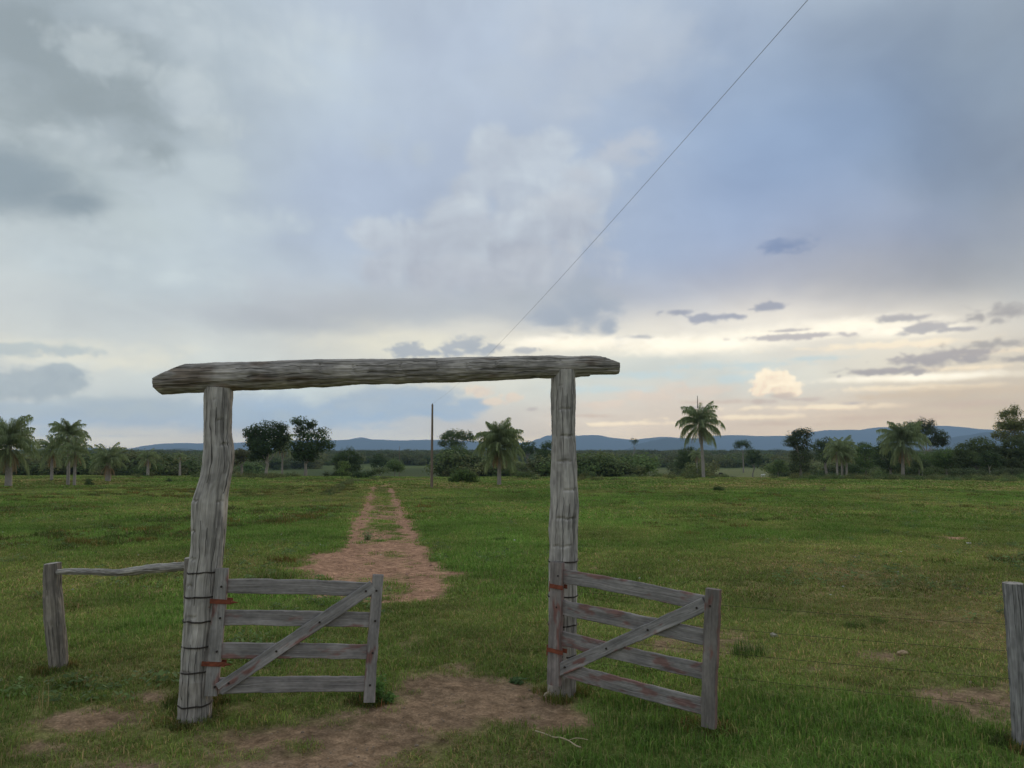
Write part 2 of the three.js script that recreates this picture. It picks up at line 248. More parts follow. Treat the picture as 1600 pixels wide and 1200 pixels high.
function groundColor(x, z, out) {
  const d = -z, k = dirt(x, z), dr = dryness(x, z), g = 1 + 0.35 * fbm2(x * 5, z * 5, 3) + 0.2 * fbm2(x * 0.5, z * 0.5, 2);
  const rd = reddish(x, z);
  let r = mix(0.12, 0.21, dr) * g, gr = mix(0.155, 0.175, dr) * g, b = mix(0.042, 0.08, dr) * g;
  const far = sstep(150, 420, d);                          // woods and pasture down on the plain
  if (far > 0) { const wd = sstep(-0.15, 0.2, fbm2(x * 0.006, d * 0.006, 3) + sstep(500, 1100, d) * 0.4); r = mix(r, mix(0.10, 0.06, wd), far); gr = mix(gr, mix(0.135, 0.085, wd), far); b = mix(b, mix(0.05, 0.034, wd), far); }
  const s = (1 + 0.3 * fbm2(x * 3, z * 3, 3) + 0.25 * n2(x * 17, z * 17));
  out[0] = mix(r, mix(0.235, 0.345, rd) * s, k); out[1] = mix(gr, mix(0.165, 0.21, rd) * s, k); out[2] = mix(b, mix(0.108, 0.138, rd) * s, k);
}
function tileTexture(n, fn, srgb, rep = true) {
  const a = new Uint8Array(n * n * 4), o = [0, 0, 0];
  for (let j = 0; j < n; j++) for (let i = 0; i < n; i++) { fn(i / n, j / n, o); const q = (j * n + i) * 4; a[q] = clamp(o[0]) * 255; a[q + 1] = clamp(o[1]) * 255; a[q + 2] = clamp(o[2]) * 255; a[q + 3] = 255; }
  const t = new THREE.DataTexture(a, n, n, THREE.RGBAFormat); t.wrapS = t.wrapT = THREE.RepeatWrapping; t.magFilter = THREE.LinearFilter; t.minFilter = THREE.LinearMipmapLinearFilter; t.generateMipmaps = true;
  if (srgb) t.colorSpace = THREE.SRGBColorSpace; t.needsUpdate = true; return t;
}
const tnoise = (u, v, f, s) => { // tiling noise
  const x = u * f, y = v * f, xi = Math.floor(x), yi = Math.floor(y); let a = x - xi, b = y - yi; a = a * a * (3 - 2 * a); b = b * b * (3 - 2 * b);
  const h = (p, q) => hsh(((p % f) + f) % f, ((q % f) + f) % f, s); return mix(mix(h(xi, yi), h(xi + 1, yi), a), mix(h(xi, yi + 1), h(xi + 1, yi + 1), a), b);
};
const earthDetail = (u, v) => 0.35 * tnoise(u, v, 24, 1) + 0.3 * tnoise(u, v, 61, 2) + 0.35 * tnoise(u, v, 170, 3);
const earthMap = tileTexture(512, (u, v, o) => { const e = earthDetail(u, v); const g = 0.72 + 0.5 * (e - 0.5) + 0.1 * (tnoise(u, v, 211, 8) - 0.5); o[0] = g + 0.015; o[1] = g; o[2] = g - 0.015; }, true);
const earthBump = tileTexture(512, (u, v, o) => { o[0] = o[1] = o[2] = earthDetail(u, v); });
{
  const xs = [], ds = [];
  { let s = 0.09, x = 0; const half = []; while (x < 20900) { half.push(x); if (x > 9) s = 0.09 + 0.03 * (x - 9); x += s; } half.push(21000); for (let i = half.length - 1; i > 0; i--) xs.push(-half[i]); xs.push(...half); }
  { for (let d = -600; d < -3; d = d * 0.75) ds.push(d); let d = -2, s = 0.09; while (d < 24900) { ds.push(d); s = d < 5 ? 0.4 : d < 20 ? 0.085 : 0.085 + 0.028 * (d - 20); d += s; } ds.push(25000); }
  const nx = xs.length, nd = ds.length, pos = new Float32Array(nx * nd * 3), col = new Float32Array(nx * nd * 3), uv = new Float32Array(nx * nd * 2), idx = new Uint32Array((nx - 1) * (nd - 1) * 6), c = [0, 0, 0];
  for (let j = 0, k = 0; j < nd; j++) for (let i = 0; i < nx; i++, k++) {
    const x = xs[i], z = -ds[j]; pos[k * 3] = x; pos[k * 3 + 1] = ground(x, z); pos[k * 3 + 2] = z; groundColor(x, z, c); col[k * 3] = c[0] * 2; col[k * 3 + 1] = c[1] * 2; col[k * 3 + 2] = c[2] * 2; uv[k * 2] = x / 2.3; uv[k * 2 + 1] = z / 2.3;
  }
  for (let j = 0, k = 0; j < nd - 1; j++) for (let i = 0; i < nx - 1; i++, k += 6) { const a = j * nx + i; idx[k] = a; idx[k + 1] = a + 1; idx[k + 2] = a + nx; idx[k + 3] = a + 1; idx[k + 4] = a + nx + 1; idx[k + 5] = a + nx; }
  const g = new THREE.BufferGeometry(); g.setAttribute('position', new THREE.BufferAttribute(pos, 3)); g.setAttribute('color', new THREE.BufferAttribute(col, 3)); g.setAttribute('uv', new THREE.BufferAttribute(uv, 2)); g.setIndex(new THREE.BufferAttribute(idx, 1)); g.computeVertexNormals();
  const m = part('ground', g, new THREE.MeshPhysicalMaterial({ vertexColors: true, map: earthMap, bumpMap: earthBump, bumpScale: 0.02, roughness: 1, specularIntensity: 0.05 }), scene);
  tag(m, 'green cattle pasture with bare reddish earth and a worn two-rut track', 'ground', null, 'structure');
}

// ------------------------------------------------------------------ hills on the horizon
function hills(label, dist, line, col, depth, seed) {
  const pts = line.map(([px, py]) => { const p = point(px, py, dist); return [p.x, p.y]; });
  const n = 260, rows = 14, g = new Geo(), x0 = pts[0][0], x1 = pts[pts.length - 1][0];
  for (let j = 0; j <= rows; j++) for (let i = 0; i <= n; i++) {
    const x = mix(x0, x1, i / n); let k = 1; while (k < pts.length - 1 && pts[k][0] < x) k++;
    const a = pts[k - 1], b = pts[k], t = clamp((x - a[0]) / (b[0] - a[0])), top = mix(a[1], b[1], t * t * (3 - 2 * t));
    const s = j / rows * 2 - 1, prof = Math.pow(Math.cos(s * Math.PI / 2), 1.1);           // front foot, ridge, back foot
    const spur = 1 + 0.22 * fbm2(x / (depth * 0.35) + seed, s * 3, 3) * (1 - Math.abs(prof - 0.0)) * 2;
    const y = mix(PLAIN - 12, top + depth * 0.004 * fbm2(x / 140, seed, 3) + depth * 0.011 * fbm2(x / 800 + seed * 3, seed, 3), clamp(prof * spur, 0, 1));
    const v = 1 + 0.35 * fbm2(x / 300, s * 4 + seed, 3);
    g.v(x + depth * 0.12 * n2(s * 2, x / 900), y, -dist - s * depth, [col[0] * v, col[1] * v, col[2] * v]);
  }
  for (let j = 0; j < rows; j++) for (let i = 0; i < n; i++) { const a = j * (n + 1) + i; g.q(a, a + 1, a + n + 2, a + n + 1); }
  const m = part('hills', g.build(), new THREE.MeshPhysicalMaterial({ vertexColors: true, roughness: 1, specularIntensity: 0 }), scene);
  tag(m, label, 'hills', null, 'structure');
}
hills('long blue range of hills along the whole horizon', 15200, [[-260, 708], [-60, 706], [60, 703], [130, 700], [205, 702], [255, 700], [285, 693], [320, 692], [400, 692], [470, 690], [520, 688], [560, 687], [576, 684], [592, 687], [640, 688], [690, 687], [720, 689], [790, 692], [815, 690], [835, 684], [850, 681], [885, 682], [920, 680], [950, 685], [985, 687], [1017, 683], [1040, 684], [1075, 685], [1100, 684], [1120, 680], [1132, 682], [1152, 680], [1200, 681], [1230, 680], [1262, 677], [1295, 672], [1310, 671], [1330, 671], [1341, 673], [1375, 669], [1420, 667], [1462, 666], [1500, 667], [1525, 670], [1560, 673], [1640, 674], [1850, 690]], [0.05, 0.065, 0.04], 2400, 1);
hills('low dark hill rising in front of the blue range, left of the gate post', 7000, [[236, 712], [255, 705], [272, 701], [288, 700], [305, 703], [322, 707], [345, 712]], [0.04, 0.055, 0.032], 540, 5);
hills('low blue ridge in front of the range, seen left of the tall single palm', 10200, [[985, 700], [1005, 691], [1020, 687], [1038, 684], [1055, 686], [1075, 690], [1110, 700]], [0.045, 0.06, 0.036], 760, 9);
hills('darker spur of hills in front of the range at the right edge', 8800, [[1430, 704], [1465, 690], [1485, 684], [1515, 679], [1545, 674], [1580, 673], [1640, 676], [1780, 704]], [0.042, 0.055, 0.034], 1000, 13);

// ------------------------------------------------------------------ weathered wood
const grain = (u, v, s) => { const w = 0.35 * (tnoise(u, v, 5, 40 + s) - 0.5); const y = v; let a = 0; for (const [fx, fy, k] of [[18, 2, 0.3], [46, 3, 0.3], [110, 6, 0.25], [220, 14, 0.15]]) { const x = (u + w * 0.08) * fx, xi = Math.floor(x), yy = y * fy, yi = Math.floor(yy); let p = x - xi, q = yy - yi; p = p * p * (3 - 2 * p); q = q * q * (3 - 2 * q); const h = (i, j) => hsh(((i % fx) + fx) % fx, ((j % fy) + fy) % fy, s + fx); a += k * mix(mix(h(xi, yi), h(xi + 1, yi), p), mix(h(xi, yi + 1), h(xi + 1, yi + 1), p), q); } return a; };
const crackAt = (u, v, s) => { const w = 0.03 * (tnoise(u, v, 7, 60 + s) - 0.5) + 0.012 * (tnoise(u, v, 23, 61 + s) - 0.5); const x = (u + w) * 13, xi = Math.floor(x), f = Math.abs(x - xi - 0.5 - 0.5 * (hsh(xi % 13, 3, s) - 0.5)); const on = tnoise(u * 0.999, v, 4, 70 + s) > 0.48 + 0.3 * hsh(xi % 13, 5, s) ? 1 : 0; return on * sstep(0.055, 0.0, f); };
const woodMap = tileTexture(1024, (u, v, o) => { const g = grain(u, v, 1), c = crackAt(u, v, 1), st = tnoise(u, v, 6, 90), st2 = tnoise(u, v, 31, 91); let k = 0.70 + 0.28 * (g - 0.5) * 1.7 + 0.12 * (st - 0.5) + 0.07 * (st2 - 0.5); k *= 1 - 0.45 * c; k *= 1 - 0.22 * sstep(0.55, 0.85, grain(u, v, 9)) - 0.10 * sstep(0.5, 0.8, tnoise(u, v, 13, 95)); o[0] = k * 1.015; o[1] = k * 0.995; o[2] = k * 0.975 - 0.01 * st; }, true);
const woodBump = tileTexture(1024, (u, v, o) => { o[0] = o[1] = o[2] = 0.75 * grain(u, v, 1) + 0.25 - 0.6 * crackAt(u, v, 1); });
const logMat = new THREE.MeshStandardMaterial({ vertexColors: true, map: woodMap, bumpMap: woodBump, bumpScale: 0.018, roughness: 0.95 });
const boardMap = tileTexture(1024, (u, v, o) => { const g = grain(u, v, 5), st = tnoise(u, v, 9, 93), st2 = tnoise(u, v, 37, 94); const k = 0.69 + 0.24 * (g - 0.5) * 1.5 + 0.12 * (st - 0.5) + 0.08 * (st2 - 0.5); o[0] = k * 1.01; o[1] = k; o[2] = k * 0.99; }, true);
const boardBump = tileTexture(1024, (u, v, o) => { o[0] = o[1] = o[2] = grain(u, v, 5); });
const boardMat = new THREE.MeshStandardMaterial({ vertexColors: true, map: boardMap, bumpMap: boardBump, bumpScale: 0.006, roughness: 0.92 });
const wireMat = new THREE.MeshStandardMaterial({ color: new THREE.Color().setRGB(0.055, 0.045, 0.038), metalness: 0.6, roughness: 0.7 });
const rustMat = new THREE.MeshStandardMaterial({ vertexColors: true, roughness: 0.85, metalness: 0.1 });

// a log: rings along stations [{c: Vector3, r, rz?}]; lumps, drying cracks, saw kerfs [[t 0..1, angle, half width, depth]]
function logGeo(st, seed, o = {}) {
  const NA = o.na ?? 96, curve = new THREE.CatmullRomCurve3(st.map((s) => s.c), false, 'centripetal'), len = curve.getLength(), NR = Math.max(8, Math.round(len / (o.step ?? 0.013)));
  const g = new Geo(), axis = st[st.length - 1].c.clone().sub(st[0].c).normalize(), U = (o.up ?? new THREE.Vector3(0, 0, 1)).clone().addScaledVector(axis, -(o.up ?? new THREE.Vector3(0, 0, 1)).dot(axis)).normalize(), V = new THREE.Vector3().crossVectors(axis, U);
  const tint = o.tint ?? [0.8, 0.78, 0.76], cum = [0]; for (let i = 1; i < st.length; i++) cum.push(cum[i - 1] + st[i].c.distanceTo(st[i - 1].c));
  const rad = (t) => { const L = t * cum[cum.length - 1]; let k = 1; while (k < cum.length - 1 && cum[k] < L) k++; const a = (L - cum[k - 1]) / (cum[k] - cum[k - 1]); return mix(st[k - 1].r, st[k].r, clamp(a)); };
  for (let j = 0; j <= NR; j++) {
    const t = j / NR, c = curve.getPointAt(t), r0 = rad(t), L = t * len;
    for (let i = 0; i <= NA; i++) {
      const a = i / NA * 2 * Math.PI, ca = Math.cos(a), sa = Math.sin(a);
      let r = r0 * (1 + (o.lump ?? 0.05) * fbm3(ca * 1.1 + seed, sa * 1.1, L * 2.2, 3) * 2 + 0.02 * n3(ca * 3, sa * 3 + seed, L * 7)) + 0.009 * fbm3(ca * 5, sa * 5 + seed, L * 8, 3) - 0.006 * sstep(0.15, 0.45, fbm3(ca * 7 + seed, sa * 7, L * 2.5, 3)) + 0.003 * n3(ca * 14, sa * 14, L * 4 + seed);
      const tw = a + (o.twist ?? 0.12) * L; const rg = Math.abs(n3(Math.cos(tw) * 3.2 + seed, Math.sin(tw) * 3.2, L * 0.55 + seed)); const rg2 = Math.abs(n3(Math.cos(tw) * 7 + seed * 2, Math.sin(tw) * 7, L * 1.3)); r -= (o.crack ?? 0.012) * sstep(0.06, 0, rg) + 0.005 * sstep(0.1, 0, rg2);
      let kd = 0;
      for (const k of o.kerfs ?? []) { let da = Math.abs(((a - k[1] + Math.PI * 3) % (Math.PI * 2)) - Math.PI); if (da < k[2]) { const e = sstep(k[2], k[2] * 0.8, da), y = (L - k[0] * len + 0.006 * n2(a * 4, k[0] * 90)); kd = Math.max(kd, e * sstep(0.011, 0.004, Math.abs(y)) * (k[3] ?? 0.016)); } }
      r -= kd;
      if (o.shape) r = o.shape(r, a, t, L, len);
      const w = 1 + 0.12 * fbm3(ca * 2, sa * 2 + seed, L * 1.4, 3) * 2, wr = o.wear ? o.wear(a, t, ca, sa, L) : 1;
      const tc = typeof wr === 'number' ? [wr, wr, wr] : wr;
      g.v(c.x + (U.x * ca + V.x * sa) * r, c.y + (U.y * ca + V.y * sa) * r, c.z + (U.z * ca + V.z * sa) * r, [tint[0] * w * tc[0], tint[1] * w * tc[1], tint[2] * w * tc[2]], a / (2 * Math.PI) * (o.ru ?? 1), L / 1.1 + seed * 0.37);
    }
  }
  for (let j = 0; j < NR; j++) for (let i = 0; i < NA; i++) { const a = j * (NA + 1) + i; g.q(a, a + 1, a + NA + 2, a + NA + 1); }
  for (const [row, dir] of [[0, -1], [NR, 1]]) {                  // sawn ends, with their own vertices
    const c = curve.getPointAt(row / NR), off = row * (NA + 1), b = g.p.length / 3, ec = o.endTint ?? [0.62, 0.58, 0.54];
    for (let q = 0; q <= 4; q++) for (let i = 0; i < NA; i++) { const s = 1 - q / 4.0 * 0.98, k = (off + i) * 3, e = dir * (o.bulge ?? 0.006) * (1 - s * s) + (q ? 0.003 * n2(i * 0.7, q * 3 + seed) : 0); const w = 1 + 0.2 * n2(i * 0.9, q * 1.7); g.v(c.x + (g.p[k] - c.x) * s + axis.x * e, c.y + (g.p[k + 1] - c.y) * s + axis.y * e, c.z + (g.p[k + 2] - c.z) * s + axis.z * e, ec.map((v) => v * w), s * 0.1 * ((i % 24) / 24), q * 0.02); }
    for (let q = 0; q < 4; q++) for (let i = 0; i < NA; i++) { const p = b + q * NA + i, n = b + q * NA + (i + 1) % NA; if (dir > 0) g.q(p, n, n + NA, p + NA); else g.q(p, p + NA, n + NA, n); }
    const m = g.v(c.x + axis.x * dir * (o.bulge ?? 0.006), c.y + axis.y * dir * (o.bulge ?? 0.006), c.z + axis.z * dir * (o.bulge ?? 0.006), ec); for (let i = 0; i < NA; i++) { const p = b + 4 * NA + i, n = b + 4 * NA + (i + 1) % NA; if (dir > 0) g.t(p, n, m); else g.t(n, p, m); }
  }
  return g.build();
}
// a sawn board from a to b: W across the face, N the face's normal
function boardGeo(a, b, W, N, w, th, seed, o = {}) {
  const len = a.distanceTo(b), NR = Math.max(4, Math.round(len / 0.014)), g = new Geo(), ax = b.clone().sub(a).normalize(), prof = [], rc = o.round ?? 0.007;
  const line = (x0, y0, x1, y1, n) => { for (let k = 0; k < n; k++) prof.push([mix(x0, x1, k / n), mix(y0, y1, k / n)]); };
  const hw = 0.5, B = rc / w, C = rc / th;
  line(-hw + B, 0.5, hw - B, 0.5, 12); line(hw - B, 0.5, hw - B * 0.3, 0.5 - C * 0.3, 1); line(hw - B * 0.3, 0.5 - C * 0.3, hw, 0.5 - C, 1); line(hw, 0.5 - C, hw, -0.5 + C, 3); line(hw, -0.5 + C, hw - B, -0.5, 1); line(hw - B, -0.5, -hw + B, -0.5, 6); line(-hw + B, -0.5, -hw, -0.5 + C, 1); line(-hw, -0.5 + C, -hw, 0.5 - C, 3); line(-hw, 0.5 - C, -hw + B * 0.3, 0.5 - C * 0.3, 1); line(-hw + B * 0.3, 0.5 - C * 0.3, -hw + B, 0.5, 1);
  const NP = prof.length, tint = o.tint ?? [0.52, 0.495, 0.485], red = [0.42, 0.135, 0.10];
  for (let j = 0; j <= NR; j++) {
    const t = j / NR, L = t * len, c = a.clone().lerp(b, t);
    const bow = (o.bow ?? 0.006) * Math.sin(t * Math.PI) * (hsh(seed, 2, 3) - 0.5) * 2;
    for (let i = 0; i <= NP; i++) {
      const p = prof[i % NP]; let x = p[0] * w, y = p[1] * th; const e = sstep(0.35, 0.5, Math.abs(p[0]));
      x += bow + Math.sign(x) * e * (0.006 * fbm2(L * 6 + seed * 7, Math.sign(x) * 5 + seed, 3) - 0.004 * sstep(0.25, 0.5, n2(L * 9 + seed, p[0] * 3 + seed)));
      y += 0.004 * fbm2(L * 3 + seed, seed * 3.1, 2) - (p[1] > 0.3 ? 0.003 * sstep(0.1, 0, Math.abs(n2(p[0] * w * 60 + seed * 3, L * 2.2))) : 0);
      const pr = (o.red ?? 0) ? sstep(0.74 - 0.4 * o.red, 0.98 - 0.4 * o.red, 0.5 + 0.9 * fbm2(L * 5.5 + seed * 5.3, x * 17 + seed, 4)) * (o.redMax ?? 0.7) : 0, er = (o.edgeRed ?? 0) * (Math.abs(p[0]) > 0.49 || (o.endRed && (t < 0.03)) ? 1 : 0), k = Math.max(pr, er);
      const v = 1 + 0.22 * fbm2(L * 4 + seed * 9, x * 12, 3);
      g.v(c.x + W.x * x + N.x * y, c.y + W.y * x + N.y * y, c.z + W.z * x + N.z * y, [mix(tint[0] * v, red[0], k), mix(tint[1] * v, red[1], k), mix(tint[2] * v, red[2], k)], (p[0] * w + p[1] * th) / 0.5 + seed * 0.31, L / 1.0 + seed * 0.17);
    }
  }
  for (let j = 0; j < NR; j++) for (let i = 0; i < NP; i++) { const q = j * (NP + 1) + i; g.q(q, q + NP + 1, q + NP + 2, q + 1); }
  for (const row of [0, NR]) { const b0 = g.p.length / 3, off = row * (NP + 1); let sx = 0, sy = 0, sz = 0; for (let i = 0; i < NP; i++) { const k = (off + i) * 3; g.v(g.p[k], g.p[k + 1], g.p[k + 2], tint.map((v) => v * 0.75), prof[i][0] * 0.1, prof[i][1] * 0.05); sx += g.p[k]; sy += g.p[k + 1]; sz += g.p[k + 2]; } const m = g.v(sx / NP, sy / NP, sz / NP, tint.map((v) => v * 0.75)); for (let i = 0; i < NP; i++) { const n = (i + 1) % NP; if (row) g.t(b0 + i, m, b0 + n); else g.t(b0 + i, b0 + n, m); } }
  return g.build();
}
function shift(geo, v) { geo.translate(-v.x, -v.y, -v.z); return geo; }
const post2st = (rows, d) => rows.map(([y, l, r]) => { const c = point((l + r) / 2, y, d), e = point(r, y, d); return { c, r: e.x - c.x }; }).reverse();

// left gate post: a bent log ringed with wire
const dL = gp(300, 1121)[1], dR = gp(878, 1084)[1];
const rowsL = [[606, 321, 362], [640, 320, 361], [675, 319, 361], [705, 319, 365], [725, 317, 364], [745, 313, 361], [768, 306, 357], [786, 301, 355], [830, 301, 352], [860, 300, 349], [895, 295, 345], [935, 291, 341], [980, 288, 336], [1030, 285, 333], [1080, 282, 330], [1112, 280, 329], [1150, 275, 328]];
const rowsR = [[578, 862, 899], [640, 861, 899], [680, 862, 899], [720, 862, 901], [755, 861, 903], [790, 860, 905], [812, 858, 904], [850, 858, 903], [890, 857, 902], [950, 857, 901], [1010, 857, 900], [1060, 856, 900], [1110, 855, 900]];
function gatePost(label, rows, d, kerfs, wires, seed, gwear) {
  const st = post2st(rows, d), b = st[0].c.clone(); b.y = ground(b.x, b.z);
  const t = thing('gate_post', label, 'gate post', [b.x, b.y, b.z], 'log posts carrying the gate beam');
  const y0 = st[0].c.y, y1 = st[st.length - 1].c.y, tt = (py) => (point(840, py, d).y - y0) / (y1 - y0);
  const geo = logGeo(st, seed, { kerfs: kerfs.map(([py, px, hw, dep]) => { return [tt(py), px, hw, dep]; }), lump: 0.045, wear: gwear });
  part('log', shift(geo, b), logMat, t);
  for (const [py, tilt] of wires) {
    const y = point(840, py, d).y, k = clamp((y - y0) / (y1 - y0)); let q = 1; while (q < st.length - 1 && st[q].c.y < y) q++;
    const u = (y - st[q - 1].c.y) / (st[q].c.y - st[q - 1].c.y), c = st[q - 1].c.clone().lerp(st[q].c, u), r = mix(st[q - 1].r, st[q].r, u);
    const pts = []; for (let i = 0; i < 40; i++) { const a = i / 40 * Math.PI * 2, rr = r * 1.035 + 0.004 * n2(i * 0.9, py); pts.push(new THREE.Vector3(c.x + Math.cos(a) * rr - b.x, y + tilt * Math.cos(a) * r + 0.006 * n2(i * 0.4, py * 2) - b.y, c.z + Math.sin(a) * rr - b.z)); }
    const loops = [new THREE.TubeGeometry(new THREE.CatmullRomCurve3(pts, true), 80, 0.0036, 6, true)];
    loops.push(loops[0].clone().translate(0, 0.0075, 0));
    part('wire', mergeGeometries(loops), wireMat, t);
  }
  return { st, b, t };
}
const F0 = 0; // angle 0 faces the viewer's side (+z); positive angles turn to the left or right with the ring
const postL = gatePost('bent grey log gate post standing left of the dirt entrance, ringed with dark wire', rowsL, dL,
  [[657, 0.55, 0.3, 0.013], [694, 0.8, 0.35, 0.02], [783, -0.75, 0.42, 0.018], [783, 0.95, 0.25, 0.015], [829, -0.8, 0.35, 0.016], [872, -0.6, 0.3, 0.012], [738, 0.9, 0.2, 0.01], [914, -0.6, 0.3, 0.016], [960, -0.2, 0.35, 0.012], [1046, -0.4, 0.4, 0.014], [625, 0.1, 0.12, 0.01]],
  [[893, 0.05], [930, 0.04], [968, 0.0], [1008, 0.0], [1047, 0.08], [1099, 0.05]], 3, (a, t) => t < 0.16 ? [0.86, 0.84, 0.82] : 1);
const postR = gatePost('straight grey log gate post standing right of the dirt entrance, pale stone at its foot', rowsR, dR,
  [[640, 0.1, 0.55, 0.016], [681, 0.3, 0.7, 0.018], [720, -0.1, 0.7, 0.018], [764, 0.4, 0.6, 0.018], [809, 0.1, 0.8, 0.02], [851, -0.2, 0.8, 0.014], [604, -0.3, 0.2, 0.01]],
  [[876, 0.02], [930, 0.02], [975, 0.0], [1022, 0.0]], 8, (a, t) => t < 0.10 ? [0.8, 0.77, 0.74] : 1);

// cross beam with hewn ends
{
  const tops = [[243, 590], [262, 582], [293, 571], [330, 568], [420, 565], [480, 562], [600, 561], [700, 559], [860, 556], [927, 555], [948, 561], [964, 568]], bots = [[243, 606], [255, 617], [293, 615], [330, 612], [420, 608], [500, 604], [600, 600], [700, 597], [800, 593], [860, 591], [905, 588], [964, 587]];
  const yAt = (L, x) => { let k = 1; while (k < L.length - 1 && L[k][0] < x) k++; return mix(L[k - 1][1], L[k][1], clamp((x - L[k - 1][0]) / (L[k][0] - L[k - 1][0]))); };
  const dAt = (x) => mix(dL, dR, (x - 341) / (880 - 341)), st = [];
  // the log runs whole to its ends; the hewn faces are cut into it below
  const topFull = [[243, 571], [293, 570], [330, 568], [420, 565], [480, 562], [600, 561], [700, 559], [860, 556], [964, 556]], botFull = [[243, 617], [330, 612], [420, 608], [500, 604], [600, 600], [700, 597], [800, 593], [860, 591], [905, 588], [964, 587]];
  for (let x = 243; x <= 964; x += 721 / 24) { const a = point(x, yAt(topFull, x), dAt(x)), b = point(x, yAt(botFull, x), dAt(x)); st.push({ c: a.clone().add(b).multiplyScalar(0.5), r: a.distanceTo(b) / 2 }); }
  const base = st[12].c.clone();
  const t = thing('cross_beam', 'long grey hewn log laid across the two gate posts as a lintel', 'beam', base.toArray());
  const up = new THREE.Vector3(0, 1, 0);
  const cut = (r, a, tt, L, len) => {                            // slanting hewn faces at both ends
    const y = Math.cos(a) * r; let lim = 9, low = 9;
    const e = L, f = len - L;
    if (e < 0.30) lim = mix(0.012, 0.16, e / 0.30); if (e < 0.07) low = mix(0.075, 0.16, e / 0.07);
    if (f < 0.24) lim = Math.min(lim, mix(0.02, 0.125, f / 0.24)); if (f < 0.3) low = Math.min(low, 0.088);
    if (y > lim) r = lim / Math.cos(a); else if (-y > low) r = low / -Math.cos(a);
    return r;
  };
  const geo = logGeo(st, 12, { up, lump: 0.05, crack: 0.012, twist: 0.3, shape: cut, step: 0.014, tint: [0.80, 0.765, 0.73], kerfs: [[0.33, -1.2, 0.35], [0.40, -1.4, 0.4], [0.5, -1.2, 0.4], [0.58, -1.3, 0.4], [0.645, -1.4, 0.35], [0.71, -1.3, 0.4, 0.022], [0.78, -1.2, 0.3], [0.86, -1.1, 0.3], [0.29, -1.3, 0.3]].flatMap((k) => [k, [k[0], -k[1], k[2], k[3]]]), wear: (a, tt) => { const s = sstep(0.3, 0.6, fbm2(tt * 14, a * 1.6 + 3, 3) + 0.55 * sstep(0.32, 0.1, tt) - 0.05); return [mix(1, 0.68, s), mix(1, 0.6, s), mix(1, 0.53, s)]; } });
  part('log', shift(geo, base), logMat, t);
}

